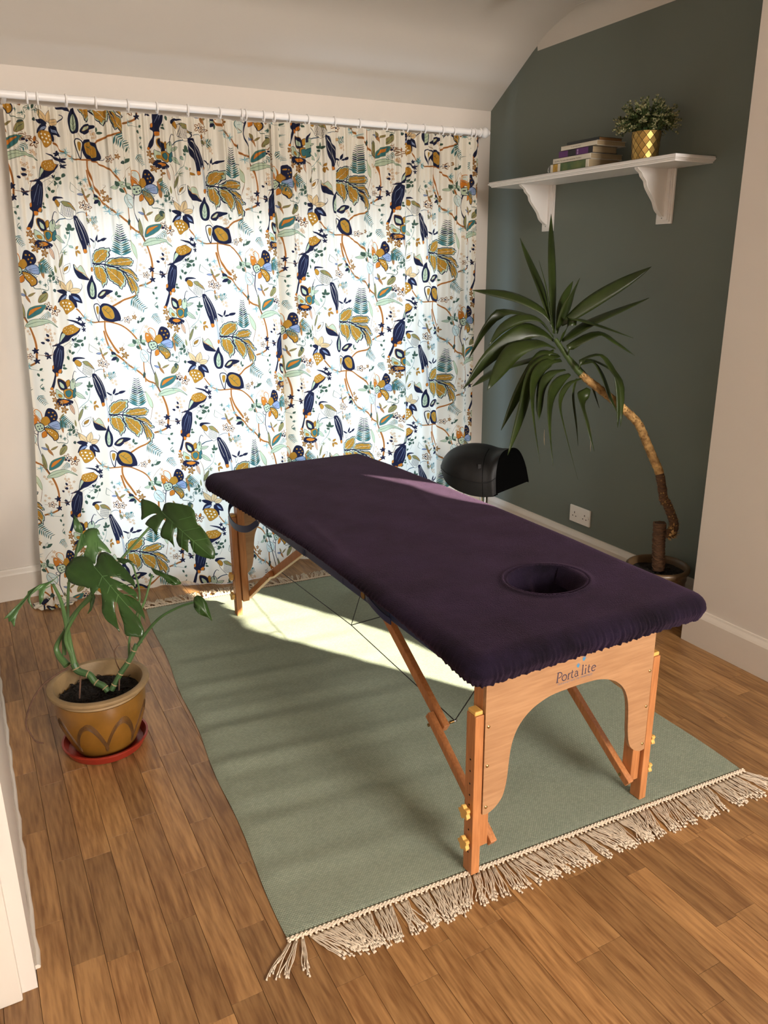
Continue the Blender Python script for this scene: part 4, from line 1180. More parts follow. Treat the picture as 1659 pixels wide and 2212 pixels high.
# ================================================================ plant data (metres)
MON = {
'stemL': ((0.249,2.296,0.198),(0.239,2.308,0.214),(0.218,2.323,0.227),(0.206,2.337,0.247),(0.177,2.357,0.260),(0.169,2.368,0.281)),
'stemL2': ((0.169,2.368,0.281),(0.167,2.387,0.330),(0.165,2.388,0.397),(0.160,2.386,0.483),(0.144,2.382,0.547)),
'stemR': ((0.259,2.292,0.202),(0.275,2.293,0.226),(0.294,2.292,0.255),(0.314,2.291,0.279),(0.333,2.291,0.308),(0.349,2.292,0.337)),
'pet_front': ((0.168,2.375,0.297),(0.158,2.383,0.372),(0.202,2.365,0.454),(0.239,2.329,0.506),(0.259,2.315,0.597)),
'pet_big': ((0.148,2.419,0.292),(0.172,2.460,0.375),(0.278,2.475,0.475),(0.359,2.503,0.541),(0.510,2.507,0.678)),
'pet_a': ((0.160,2.414,0.329),(0.177,2.456,0.404),(0.199,2.503,0.501),(0.243,2.538,0.599),(0.261,2.564,0.631)),
'pet_r': ((0.351,2.290,0.333),(0.385,2.278,0.382),(0.425,2.250,0.431),(0.475,2.213,0.467),(0.510,2.188,0.483)),
'pet_r2': ((0.361,2.287,0.341),(0.374,2.340,0.406),(0.403,2.374,0.444),(0.438,2.403,0.512)),
'pet_r3': ((0.325,2.311,0.286),(0.339,2.346,0.339),(0.389,2.392,0.440),(0.389,2.435,0.530),(0.382,2.468,0.544)),
'dry': ((0.151,2.354,0.278),(0.113,2.346,0.268),(0.069,2.338,0.246),(0.036,2.330,0.208),(0.015,2.326,0.164),(0.010,2.328,0.130),(0.021,2.322,0.097),(0.030,2.331,0.069),(0.050,2.329,0.059)),
'root1': ((0.183,2.349,0.248),(0.174,2.322,0.225),(0.166,2.303,0.194)),
'root2': ((0.287,2.292,0.242),(0.282,2.277,0.227),(0.277,2.262,0.210)),
'dry2': ((0.295,2.324,0.244),(0.289,2.348,0.269),(0.291,2.367,0.293),(0.308,2.366,0.314)),
'withered': ((0.161,2.429,0.371),(0.132,2.438,0.321),(0.133,2.427,0.292),(0.151,2.397,0.267)),
'leaf_front': ((0.256,2.297,0.610),(0.254,2.312,0.625),(0.242,2.327,0.636),(0.220,2.339,0.639),(0.197,2.345,0.634),(0.179,2.339,0.617),(0.173,2.324,0.597),(0.181,2.303,0.577),(0.204,2.283,0.567),(0.221,2.272,0.563),(0.230,2.263,0.557),(0.234,2.264,0.560),(0.233,2.253,0.547),(0.232,2.246,0.539),(0.261,2.252,0.561),(0.261,2.232,0.538),(0.249,2.209,0.506),(0.257,2.185,0.483),(0.277,2.161,0.466),(0.286,2.146,0.453),(0.284,2.172,0.482),(0.284,2.195,0.508),(0.289,2.207,0.524),(0.298,2.201,0.522),(0.296,2.180,0.498),(0.299,2.159,0.475),(0.296,2.135,0.447),(0.318,2.123,0.445),(0.339,2.111,0.442),(0.347,2.121,0.458),(0.343,2.146,0.484),(0.332,2.163,0.497),(0.320,2.184,0.515),(0.328,2.178,0.512),(0.354,2.143,0.487),(0.354,2.130,0.471),(0.358,2.150,0.496),(0.353,2.176,0.522),(0.341,2.190,0.533),(0.314,2.212,0.543),(0.303,2.227,0.555),(0.310,2.225,0.557),(0.332,2.203,0.543),(0.350,2.180,0.526),(0.350,2.200,0.549),(0.327,2.226,0.566),(0.294,2.254,0.580),(0.292,2.258,0.584),(0.313,2.246,0.582),(0.336,2.227,0.572),(0.352,2.205,0.555),(0.352,2.223,0.575),(0.337,2.254,0.603),(0.316,2.282,0.624),(0.308,2.298,0.637),(0.296,2.311,0.646),(0.279,2.318,0.645),(0.266,2.312,0.632),(0.263,2.301,0.618)),
'leaf_top': ((0.509,2.498,0.685),(0.506,2.508,0.697),(0.493,2.525,0.709),(0.475,2.545,0.717),(0.454,2.565,0.721),(0.451,2.551,0.690),(0.443,2.539,0.653),(0.462,2.529,0.667),(0.483,2.517,0.677),(0.498,2.504,0.678),(0.482,2.514,0.671),(0.465,2.523,0.659),(0.455,2.523,0.644),(0.463,2.513,0.638),(0.475,2.499,0.630),(0.481,2.482,0.608),(0.490,2.486,0.629),(0.503,2.487,0.653),(0.513,2.484,0.665),(0.518,2.479,0.663),(0.503,2.480,0.639),(0.492,2.475,0.613),(0.495,2.469,0.605),(0.509,2.454,0.601),(0.518,2.440,0.588),(0.520,2.432,0.577),(0.526,2.443,0.607),(0.537,2.450,0.638),(0.543,2.445,0.641),(0.541,2.439,0.625),(0.533,2.433,0.600),(0.534,2.423,0.583),(0.544,2.412,0.578),(0.555,2.395,0.564),(0.560,2.402,0.585),(0.566,2.407,0.605),(0.570,2.404,0.606),(0.568,2.395,0.586),(0.570,2.384,0.568),(0.585,2.366,0.559),(0.602,2.349,0.554),(0.620,2.333,0.553),(0.627,2.341,0.578),(0.622,2.357,0.602),(0.616,2.376,0.627),(0.605,2.396,0.648),(0.595,2.408,0.654),(0.597,2.426,0.691),(0.589,2.440,0.705),(0.572,2.458,0.710),(0.554,2.475,0.713),(0.531,2.495,0.715),(0.521,2.501,0.709),(0.515,2.499,0.696)),
'leaf_back': ((0.267,2.562,0.635),(0.246,2.552,0.613),(0.225,2.534,0.580),(0.240,2.531,0.583),(0.259,2.535,0.597),(0.271,2.532,0.598),(0.260,2.523,0.582),(0.253,2.517,0.571),(0.280,2.489,0.547),(0.289,2.503,0.569),(0.298,2.509,0.580),(0.313,2.506,0.583),(0.335,2.492,0.574),(0.324,2.514,0.597),(0.311,2.530,0.613),(0.303,2.545,0.629),(0.314,2.540,0.627),(0.310,2.555,0.644),(0.295,2.563,0.648),(0.280,2.566,0.646)),
'leaf_spear': ((0.262,2.563,0.631),(0.240,2.574,0.641),(0.247,2.598,0.694),(0.258,2.584,0.673),(0.268,2.571,0.651)),
'leaf_folded': ((0.385,2.447,0.555),(0.352,2.474,0.562),(0.344,2.478,0.562),(0.355,2.449,0.546),(0.392,2.438,0.552)),
'leaf_rleaf': ((0.512,2.191,0.495),(0.524,2.193,0.503),(0.538,2.186,0.496),(0.547,2.176,0.480),(0.550,2.163,0.457),(0.553,2.146,0.426),(0.542,2.156,0.440),(0.520,2.165,0.449),(0.508,2.178,0.469)),
'leaf_r2leaf': ((0.434,2.415,0.538),(0.455,2.397,0.525),(0.484,2.376,0.512),(0.506,2.359,0.502),(0.516,2.344,0.486),(0.493,2.351,0.481),(0.475,2.364,0.490),(0.467,2.379,0.505),(0.444,2.394,0.514)),
'leaf_left': ((0.144,2.386,0.557),(0.172,2.389,0.575),(0.178,2.389,0.578),(0.148,2.378,0.550),(0.126,2.381,0.542),(0.108,2.383,0.536),(0.124,2.381,0.542),(0.111,2.364,0.516),(0.098,2.353,0.496),(0.101,2.372,0.519),(0.106,2.385,0.538),(0.077,2.383,0.520),(0.078,2.356,0.490),(0.069,2.377,0.510),(0.073,2.384,0.520),(0.035,2.368,0.482),(0.021,2.345,0.449),(0.015,2.362,0.466),(0.009,2.362,0.463),(0.010,2.372,0.474),(-0.004,2.373,0.468),(0.034,2.382,0.498),(0.069,2.391,0.526),(0.074,2.397,0.536),(0.106,2.393,0.546),(0.130,2.389,0.554)),
'leaf_curl': ((0.249,2.354,0.526),(0.251,2.340,0.490),(0.239,2.337,0.462),(0.223,2.339,0.446),(0.236,2.341,0.470),(0.240,2.352,0.506))
}
YUCCA = [
(((2.220,2.635,1.185),(2.231,2.738,1.347),(2.217,2.887,1.554)),0.043),
(((2.217,2.630,1.167),(2.289,2.743,1.417),(2.366,2.868,1.654)),0.035),
(((2.214,2.638,1.185),(2.210,2.683,1.348),(2.188,2.715,1.461)),0.012),
(((2.228,2.624,1.167),(2.300,2.686,1.275),(2.406,2.746,1.374)),0.024),
(((2.233,2.627,1.184),(2.265,2.597,1.291),(2.277,2.559,1.390)),0.046),
(((2.249,2.625,1.202),(2.375,2.546,1.313),(2.541,2.433,1.431)),0.037),
(((2.242,2.606,1.138),(2.326,2.519,1.222),(2.483,2.374,1.312)),0.043),
(((2.236,2.607,1.132),(2.248,2.586,1.186),(2.256,2.554,1.230),(2.312,2.468,1.208),(2.395,2.354,1.159)),0.037),
(((2.235,2.552,1.083),(2.244,2.540,1.125),(2.329,2.483,1.175),(2.366,2.418,1.140),(2.402,2.346,1.089)),0.031),
(((2.238,2.484,1.030),(2.251,2.473,1.077),(2.300,2.426,1.093),(2.314,2.369,1.037),(2.314,2.314,0.974),(2.265,2.255,0.828)),0.026),
(((2.255,2.501,1.051),(2.302,2.476,1.062),(2.327,2.438,1.011),(2.340,2.391,0.915),(2.348,2.360,0.859)),0.043),
(((2.272,2.512,1.066),(2.316,2.483,1.064),(2.379,2.426,1.015),(2.378,2.390,0.930),(2.347,2.353,0.799)),0.027),
(((2.218,2.644,1.208),(2.184,2.683,1.266),(2.085,2.755,1.320),(1.940,2.840,1.344)),0.035),
(((2.215,2.627,1.155),(2.167,2.697,1.231),(2.069,2.781,1.254),(2.001,2.818,1.183),(1.931,2.839,1.059)),0.027),
(((2.214,2.625,1.150),(2.162,2.652,1.222),(2.080,2.665,1.236),(1.980,2.666,1.199),(1.895,2.646,1.132)),0.027),
(((2.215,2.620,1.138),(2.160,2.646,1.178),(2.083,2.664,1.177),(1.932,2.684,1.083),(1.801,2.682,0.959)),0.046),
(((2.205,2.602,1.110),(2.135,2.612,1.137),(2.022,2.619,1.119),(1.926,2.594,1.051),(1.833,2.559,0.968)),0.046),
(((2.194,2.597,1.102),(2.130,2.639,1.069),(1.996,2.718,1.021),(1.903,2.769,0.950)),0.029),
(((2.199,2.574,1.086),(2.152,2.592,1.096),(2.093,2.591,1.046),(2.002,2.581,0.929),(1.912,2.564,0.796)),0.032),
(((2.201,2.567,1.081),(2.134,2.569,1.075),(2.048,2.550,1.007),(1.965,2.500,0.873),(1.865,2.451,0.721)),0.035),
(((2.197,2.552,1.067),(2.120,2.550,1.060),(2.039,2.519,0.999),(1.985,2.453,0.896),(1.942,2.343,0.699)),0.029),
(((2.197,2.546,1.062),(2.151,2.577,1.050),(2.122,2.584,0.985),(2.099,2.570,0.867),(2.110,2.566,0.824)),0.027),
(((2.188,2.511,1.031),(2.126,2.518,1.022),(2.072,2.503,0.981),(2.031,2.466,0.907),(1.995,2.430,0.852)),0.024),
(((2.193,2.488,1.015),(2.139,2.477,0.997),(2.074,2.449,0.947),(2.023,2.392,0.844),(1.979,2.309,0.693)),0.029),
(((2.224,2.452,0.999),(2.158,2.453,0.980),(2.099,2.427,0.918),(2.078,2.363,0.814),(2.069,2.262,0.636)),0.015),
(((2.208,2.460,0.999),(2.199,2.461,0.935),(2.206,2.440,0.817),(2.211,2.431,0.723)),0.044),
(((2.224,2.406,0.964),(2.186,2.394,0.927),(2.177,2.341,0.836),(2.164,2.285,0.734)),0.040),
(((2.230,2.575,1.099),(2.276,2.560,1.056),(2.343,2.529,0.975),(2.382,2.502,0.855)),0.027)
]
YTRUNK = [(2.205,2.605,1.146),(2.229,2.573,1.093),(2.257,2.536,1.035),(2.287,2.505,0.994),(2.333,2.463,0.948),(2.379,2.421,0.901),(2.415,2.387,0.860),(2.454,2.347,0.808),(2.474,2.309,0.732),(2.489,2.275,0.663),(2.501,2.247,0.605),(2.500,2.210,0.502),(2.506,2.203,0.494),(2.517,2.179,0.444),(2.520,2.162,0.403),(2.505,2.158,0.369),(2.486,2.169,0.371)]

def leaf_ribbon(b, pts, W_, twist, nseg=16, fold=.16):
    P = [Vector(p) for p in cat(pts, max(2, nseg//(len(pts)-1)))]; n = len(P)
    o = len(b.v); view = (Vector((0, 0, CAM_H))-P[n//2]).normalized()
    # blades present a face that turns with the crown, not one fixed plane
    for i in range(n):
        t = i/(n-1); T = (P[min(n-1, i+1)]-P[max(0, i-1)]).normalized()
        s = T.cross(view)
        s = s.normalized() if s.length > 1e-4 else T.orthogonal().normalized()
        s = (Matrix.Rotation(twist*(.4+t*.6), 3, T) @ s); nn = T.cross(s)
        wd = W_*(.30+.70*math.sin(min(1, t/.5)*PI/2)) if t < .5 else W_*max(.02, 1-((t-.5)/.5)**2.4)
        b.v += [tuple(P[i]-s*wd/2+nn*fold*wd*.5), tuple(P[i]-s*wd*.26+nn*fold*wd*.12), tuple(P[i]), tuple(P[i]+s*wd*.26+nn*fold*wd*.12), tuple(P[i]+s*wd/2+nn*fold*wd*.5)]
    for i in range(n-1):
        for k in range(4): b.f.append((o+i*5+k, o+i*5+k+1, o+i*5+5+k+1, o+i*5+5+k)); b.mi.append(0)
def solid(o, th, off=0):
    m = o.modifiers.new('thickness', 'SOLIDIFY'); m.thickness = th; m.offset = off; return o

# ---------------------------------------------------------------- yucca
YP = Vector((2.475, 2.185, 0))
yp = empty('plant_pot', YP, 'round brown ribbed pot holding the tall bent yucca, beside the chimney breast', 'pot')
prf = [(0, 0), (.092, 0), (.097, .008)]
for k in range(1, 15):
    z = .008+k*.0128; prf.append((.097+.022*(k/14)+(.0022 if k % 2 else -.0008), z))
prf += [(.119, .200), (.127, .204), (.131, .213), (.130, .223), (.123, .229), (.115, .226), (.112, .214), (.108, .19), (.0, .19)]
MB().lathe(prf, n=56).build('body', M['pot2'], yp, smooth=True, ang=1.2)
def soil(R_, z, n=40, seed=1):
    r_ = random.Random(seed)
    def f(u, v): a = 2*PI*u; return (R_*v*math.cos(a), R_*v*math.sin(a), z+(1-v*.5)*.006*math.sin(9*u*PI+v*13)+r_.uniform(-.003, .003)*(1 if 0 < v < 1 and 0 < u < 1 else 0))
    return MB().grid(f, n, 12)
tag(soil(.1095, .196).build('soil', M['soil'], yp, smooth=True), kind='stuff')
yu = empty('yucca', YP+Vector((0, 0, .2)), 'tall yucca with curved pale trunk and drooping dark sword leaves against the green wall', 'plant')
def yv(p): return tuple(Vector(p)-yu.location)
st = cat([(2.470, 2.175, .205), (2.473, 2.184, .26), (2.480, 2.198, .33), (2.486, 2.206, .385), (2.487, 2.208, .403)], 8)
b = MB(); b.tube([yv(p) for p in st], [.0240+.0022*math.sin(i*2.1)+.001*math.sin(i*5.3) for i in range(len(st))], 16)
b.build('stump', M['barkdark'], yu, smooth=True, ang=.9)
b = MB()
for i, p in enumerate(st[2:-1:1]):
    q = Vector(yv(p)); r_ = .0245; b.tube([q+Vector((r_*math.cos(a), r_*math.sin(a), .004*math.sin(3*a+i*2))) for a in np.linspace(0, 2*PI, 17)[:-1]], .0030, 5, closed=True)
tag(b.build('bark_rings', M['barkdark'], yu, smooth=True), kind='stuff')
tk = cat(YTRUNK, 7); n = len(tk); b = MB()
rad = [lerp(i/n, (0, .12, .22, .55, .8, 1), (.010, .013, .0165, .0180, .0185, .0195))*(1+.06*math.sin(i*2.4)) for i in range(n)]
cut = int(n*.62)
b.tube([yv(p) for p in tk[int(n*.17):cut+1]], rad[int(n*.17):cut+1], 14); b.build('trunk', M['barktan'], yu, smooth=True, ang=1)
b = MB(); b.tube([yv(p) for p in tk[cut:]], rad[cut:], 14); b.build('trunk_base', M['barkdark'], yu, smooth=True, ang=1)
b = MB(); b.tube([yv(p) for p in tk[:int(n*.19)]], [r*1.0 for r in rad[:int(n*.19)]], 12); b.build('leaf_sheath', M['sheath'], yu, smooth=True)
b = MB(); r_ = random.Random(4)
for i in range(int(n*.18), n-1):
    for q in range(3):
        t = (Vector(tk[min(n-1, i+1)])-Vector(tk[i-1])).normalized(); s = t.orthogonal().normalized(); s = Matrix.Rotation(r_.random()*2*PI, 3, t) @ s
        c = Vector(yv(tk[i])); w_ = t.cross(s)*.005; R_ = rad[i]
        big = 1.8 if i > n*.86 else 1
        b.add([c+s*R_*.9-w_, c+s*R_*.9+w_, c+s*(R_+.006*big)-t*(.004+.006*r_.random())*big], [(0, 1, 2)])
tag(b.build('bark_scales', M['barktan'], yu), kind='stuff')
r_ = random.Random(11)
for i, (pts, W_) in enumerate(YUCCA):
    b = MB(); leaf_ribbon(b, [yv(p) for p in pts], W_*1.65, r_.uniform(-.3, .3)); o = b.build('leaf', M['yleaf'], yu, smooth=True, ang=3); solid(o, .0008)
for pts in (((2.245, 2.40, .80), (2.25, 2.40, .74), (2.252, 2.40, .70)), ((2.06, 2.47, .80), (2.062, 2.47, .76), (2.066, 2.47, .735))):
    b = MB(); leaf_ribbon(b, [yv(p) for p in pts], .008, .2, 6); solid(b.build('dry_leaf_tip', M['withered'], yu, smooth=True), .0008)

# ---------------------------------------------------------------- monstera
MP = Vector((.228, 2.326, 0))
sc_ = empty('saucer', MP, 'red-brown plastic saucer under the monstera pot', 'saucer')
MB().lathe([(0, 0), (.108, 0), (.116, .004), (.126, .028), (.130, .030), (.130, .034), (.124, .034), (.113, .007), (0, .006)], n=64).build('dish', M['red'], sc_, smooth=True, ang=.6)
mp_ = empty('plant_pot', MP+Vector((0, 0, .0065)), 'wide brown glazed stoneware pot with incised arcs holding the monstera', 'pot')
bp1 = [(0, 0), (.082, 0), (.090, .004), (.102, .030), (.117, .070), (.128, .110), (.1335, .145), (.1345, .170), (.1325, .190)]
bp2 = [(.1325, .190), (.131, .196), (.137, .2005), (.147, .206), (.1515, .213), (.150, .220), (.142, .2235), (.132, .221), (.1275, .213), (.1265, .19), (.1225, .172), (0, .165)]
MB().lathe(bp1[:-1]+[(.1320, .188), (.128, .188), (.1225, .160), (0, .158)], n=72).build('body', M['glaze'], mp_, smooth=True, ang=.8)
MB().lathe(bp2[:-1]+[(.1325, .186)], n=72, caps=False).build('rim', M['stone'], mp_, smooth=True, ang=.8)
def pr(z):
    zs = [q[1] for q in bp1]; rs = [q[0] for q in bp1]; return float(np.interp(z, zs, rs))
b = MB()
for k in range(8):
    a0 = k*2*PI/8+.3
    for q in range(5):
        for sg in (1, -1):
            pts = []
            for i in range(15):
                t = i/14; z = .035+.105*math.sin(PI*t)*(1 if sg > 0 else .92)+q*.0032-.004; a = a0+sg*(.55*t-.27)*1.5+q*.007*sg
                R_ = pr(z)+.0003; pts.append((R_*math.cos(a), R_*math.sin(a), z))
            b.tube(pts, .0009, 4)
tag(b.build('incised_arcs', M['incise'], mp_, smooth=True), kind='stuff')
so = soil(.121, .172, seed=3)
r_ = random.Random(8)
for k in range(260):
    a = r_.random()*2*PI; rr = .115*math.sqrt(r_.random()); q = Vector((rr*math.cos(a), rr*math.sin(a), .178)); d = Vector((r_.uniform(-1, 1), r_.uniform(-1, 1), r_.uniform(0, .6)))*.008
    so.tube([q-d, q+d*.2+Vector((0, 0, .003)), q+d], .0014, 4)
tag(so.build('soil', M['soil'], mp_, smooth=True), kind='stuff')
mo = empty('monstera', MP+Vector((0, 0, .18)), 'monstera with split glossy leaves and a trailing dry root, left of the rug', 'plant')
def mv(p): return tuple(Vector(p)-mo.location)
def stem(name, key, r0, r1, m_, nodes=0):
    P = cat(MON[key], 6); n = len(P); b = MB(); b.tube([mv(p) for p in P], [r0+(r1-r0)*i/(n-1) for i in range(n)], 10)
    o = b.build(name, m_, mo, smooth=True)
    if nodes:
        b = MB()
        for k in range(nodes):
            i = int((k+.5)/nodes*(n-2))+1; q = Vector(P[i]); t = (Vector(P[i+1])-q).normalized(); s = t.orthogonal().normalized(); w_ = t.cross(s); R_ = r0+(r1-r0)*i/n
            b.tube([mv(q+(s*math.cos(a)+w_*math.sin(a))*R_*.95) for a in np.linspace(0, 2*PI, 13)[:-1]], .0022, 5, closed=True)
        b.build('node_ring', M['node'], o, smooth=True)
    return o
stem('stem', 'stemL', .0095, .0115, M['stem'], 4); stem('stem', 'stemL2', .0100, .0042, M['petiole'])
stem('stem', 'stemR', .0090, .0075, M['stem'], 4)
for k, r0, r1, mm in (('pet_front', .0065, .0035, 'petiole'), ('pet_big', .0065, .0040, 'petiole'), ('pet_a', .0055, .0035, 'petiole'), ('pet_r', .0055, .0030, 'stem'), ('pet_r2', .0050, .0030, 'petiole'), ('pet_r3', .0040, .0025, 'petiole')):
    stem('petiole', k, r0, r1, M[mm])
stem('withered_sheath', 'withered', .005, .012, M['petiole'])
stem('aerial_root', 'dry', .0030, .0022, M['root']); stem('aerial_root', 'root1', .003, .0026, M['root']); stem('aerial_root', 'root2', .0026, .002, M['root']); stem('aerial_root', 'dry2', .0016, .0012, M['root'])
def mleaf(key, m_, curve, tips, nm='leaf'):
    """outline in space -> bent sheet: fitted plane, triangulated inside, bowed across"""
    P = [np.array(p) for p in MON[key]]; c = np.mean(P, 0)
    q = []                                            # one corner-cutting pass keeps the points of the lobes
    for i in range(len(P)):
        a, b_ = P[i], P[(i+1) % len(P)]; q += [a*.82+b_*.18, a*.18+b_*.82]
    P = q; A = np.array(P)-c; U_, S_, V_ = np.linalg.svd(A, full_matrices=False)
    e1, e2, e3 = V_; L2 = [(float(a@e1), float(a@e2)) for a in A]
    if np.dot(e3, np.array([0, 0, CAM_H])-c) < 0: e3 = -e3
    bm = bmesh.new(); vs = [bm.verts.new((x, y, 0)) for x, y in L2]
    for t in tessellate_polygon([[Vector((x, y, 0)) for x, y in L2]]):
        try: bm.faces.new([vs[k] for k in t])
        except ValueError: pass
    for _ in range(3):
        long_ = [e for e in bm.edges if e.calc_length() > .022]
        if not long_: break
        bmesh.ops.subdivide_edges(bm, edges=long_, cuts=1); bmesh.ops.triangulate(bm, faces=bm.faces[:])
    w_ = max(abs(y) for x, y in L2)+1e-6; l_ = max(abs(x) for x, y in L2)+1e-6
    for v in bm.verts:
        x, y = v.co.x, v.co.y
        h = -curve*(x/l_)**2-curve*.8*(abs(y)/w_)**1.6+.006*math.sin(abs(y)/w_*7+x/l_*5)*min(1, abs(y)/w_*2)
        p = c+e1*x+e2*y+e3*(h+curve*.5); v.co = mv(p)
    me = bpy.data.meshes.new(nm); bmesh.ops.recalc_face_normals(bm, faces=bm.faces[:]); bm.to_mesh(me); bm.free(); me.materials.append(m_)
    me.polygons.foreach_set('use_smooth', [True]*len(me.polygons)); o = place(me, nm, mo); solid(o, .0011)
    if tips:
        b = MB()
        for pl in tips:
            Q = []
            for fx_, fy_ in pl:
                x, y = fx_*l_, fy_*w_; h = -curve*(x/l_)**2-curve*.8*(abs(y)/w_)**1.6+curve*.5+.0012
                Q.append(mv(c+e1*x+e2*y+e3*h))
            b.tube(Q, [.0013]*(len(Q)-1)+[.0005], 5)
        b.build('midrib', M['mleafpale'], o, smooth=True)
    return o
def rib(key, a, b_):
    """midrib from outline point a to outline point b as fractions of the fitted leaf"""
    P = [np.array(p) for p in MON[key]]; c = np.mean(P, 0); q = []
    for i in range(len(P)):
        u_, v_ = P[i], P[(i+1) % len(P)]; q += [u_*.82+v_*.18, u_*.18+v_*.82]
    A = np.array(q)-c; _, _, V_ = np.linalg.svd(A, full_matrices=False); L2 = A@V_[:2].T; l_ = abs(L2[:, 0]).max()+1e-6; w_ = abs(L2[:, 1]).max()+1e-6
    f = lambda p: ((np.array(p)-c)@V_[0]/l_, (np.array(p)-c)@V_[1]/w_)
    A_, B_ = f(a), f(b_); main = [(A_[0]+(B_[0]-A_[0])*t, A_[1]+(B_[1]-A_[1])*t) for t in np.linspace(0, .97, 8)]
    d = np.array([B_[0]-A_[0], B_[1]-A_[1]]); nrm = np.array([-d[1]*w_/l_, d[0]*l_/w_]); out_ = [main]
    for t in (.22, .42, .62):
        for s_ in (1, -1):
            s0 = np.array(A_)+d*t; out_.append([tuple(s0+(d*.16+nrm*.26*s_*(1-.4*t))*k_) for k_ in (0, .5, .95)])
    return out_
F = MON['leaf_front']; mleaf('leaf_front', M['mleaf'], .016, rib('leaf_front', F[0], F[31]))
T_ = MON['leaf_top']; mleaf('leaf_top', M['mleafdark'], .018, rib('leaf_top', T_[0], T_[41]))
mleaf('leaf_back', M['mleafpale'], .012, None); mleaf('leaf_spear', M['mleafpale'], .008, None); mleaf('leaf_folded', M['mleafdark'], .006, None)
mleaf('leaf_rleaf', M['mleafdark'], .010, None); mleaf('leaf_r2leaf', M['mleafdark'], .008, None); mleaf('leaf_left', M['mleafpale'], .006, None); mleaf('leaf_curl', M['mleafpale'], .004, None)

# ================================================================ shelf and what stands on it
SX0, SY0, SY1, SZ = 2.424, 2.252, 3.433, 1.830
sh = empty('wall_shelf', (XG, 2.84, SZ), 'long white moulded shelf on two scrolled brackets on the green wall', 'shelf')
b = MB(); pr_ = [(0, 0), (.004, 0), (.004, -.006), (.0, -.007), (.002, -.0125), (.006, -.0135), (.009, -.018), (.013, -.019), (.013, -.024)]
def ring_(o, z): return [(XG, SY0+o, z), (SX0+o, SY0+o, z), (SX0+o, SY1-o, z), (XG, SY1-o, z)]
rows = [ring_(o, SZ+z) for o, z in pr_]
for rr in rows: b.v += [tuple(Vector(q)-sh.location) for q in rr]
for i in range(len(rows)-1):
    for k in range(4): b.f.append((i*4+k, i*4+(k+1) % 4, i*4+4+(k+1) % 4, i*4+4+k)); b.mi.append(0)
b.f += [(0, 1, 2, 3), tuple((len(rows)-1)*4+k for k in (3, 2, 1, 0))]; b.mi += [0, 0]
b.build('board', M['shelfw'], sh)
wav = [(2.462, 1.806), (2.464, 1.800), (2.484, 1.788), (2.492, 1.775), (2.512, 1.758), (2.520, 1.738), (2.538, 1.716), (2.556, 1.697), (2.570, 1.680), (2.583, 1.655), (2.600, 1.640), (2.622, 1.628)]
wav = [tuple(q) for q in cat(wav, 3)]
for yc, yp0, yp1 in ((2.478, 2.437, 2.519), (3.215, 3.174, 3.256)):
    b = MB(); rt_ = lambda x, y, z: tuple(Vector((x, y, z))-sh.location)
    poly = [(XG-.019, 1.806)]+wav+[(XG-.019, 1.628)]
    b.prism(poly, lambda x, z: rt_(x, yc-.010, z), lambda x, z: rt_(x, yc+.010, z))
    for dy in (-.0075, 0, .0075): b.tube([rt_(x-.0005, yc+dy, z) for x, z in wav], .0034, 6)
    br = b.build('bracket', M['shelfw'], sh)
    b = MB(); l_ = sh.location
    b.box(XG-.008-l_.x, XG-l_.x, yp0-l_.y, yp1-l_.y, 1.598-l_.z, 1.806-l_.z, .001); b.box(XG-.014-l_.x, XG-.008-l_.x, yp0+.008-l_.y, yp1-.008-l_.y, 1.606-l_.z, 1.806-l_.z, .001); b.box(XG-.019-l_.x, XG-.014-l_.x, yp0+.014-l_.y, yp1-.014-l_.y, 1.612-l_.z, 1.806-l_.z, .001)
    bk = b.build('back_plate', M['shelfw'], br)
    MB().tube([(XG-.020-l_.x, yc-l_.y, 1.620-l_.z), (XG-.0185-l_.x, yc-l_.y, 1.620-l_.z)], .0028, 8).build('screw', M['steel'], br)
# gold pot with faux shrub
gp = empty('gold_pot', (2.498, 2.478, SZ), 'small gold faceted pot with diamond pattern on the white shelf', 'pot')
b = MB(); gl = MB(); nf = 12; Hh = .104; rws = 6; vv = []
for j in range(rws+1):
    z = Hh*j/rws; R0 = .050+.006*(j/rws)
    for k in range(nf): a = 2*PI*(k+(.5 if j % 2 else 0))/nf; rr = R0; vv.append((rr*math.cos(a), rr*math.sin(a), z))
b.v = vv
for j in range(rws):
    for k in range(nf):
        a, a2 = j*nf+k, j*nf+(k+1) % nf
        if j % 2 == 0: u, u2 = (j+1)*nf+k, (j+1)*nf+(k-1) % nf; b.f += [(a, a2, u), (a, u, u2)]
        else: u, u2 = (j+1)*nf+k, (j+1)*nf+(k+1) % nf; b.f += [(a, a2, u2), (a, u2, u)]
        b.mi += [0, 0]
        if True:
            for q in ((u, u2) if j % 2 == 0 else (u, u2)):
                gl.tube([Vector(vv[a])*1.0, Vector(vv[q])*1.0], .0009, 4)
b.f.append(tuple(range(nf))[::-1]); b.mi.append(0)
b.lathe([(.056, Hh), (.0535, Hh), (.053, Hh-.012), (0, Hh-.012)], n=24)
b.build('body', M['gold'], gp, smooth=False); gl.build('diamond_grooves', M['golddark'], gp)
fs = empty('faux_shrub', (2.498, 2.478, SZ+Hh-.012), 'bushy artificial green shrub with pale tips in the gold pot', 'plant')
r_ = random.Random(21); b1 = MB(); b2 = MB(); b3 = MB()
def tiny(b, c, d, s):
    d = d.normalized(); q = d.orthogonal().normalized(); q = Matrix.Rotation(r_.random()*6.3, 3, d) @ q
    b.add([c-q*s*.1, c+d*s*.5-q*s*.30, c+d*s, c+d*s*.5+q*s*.30], [(0, 1, 2, 3)])
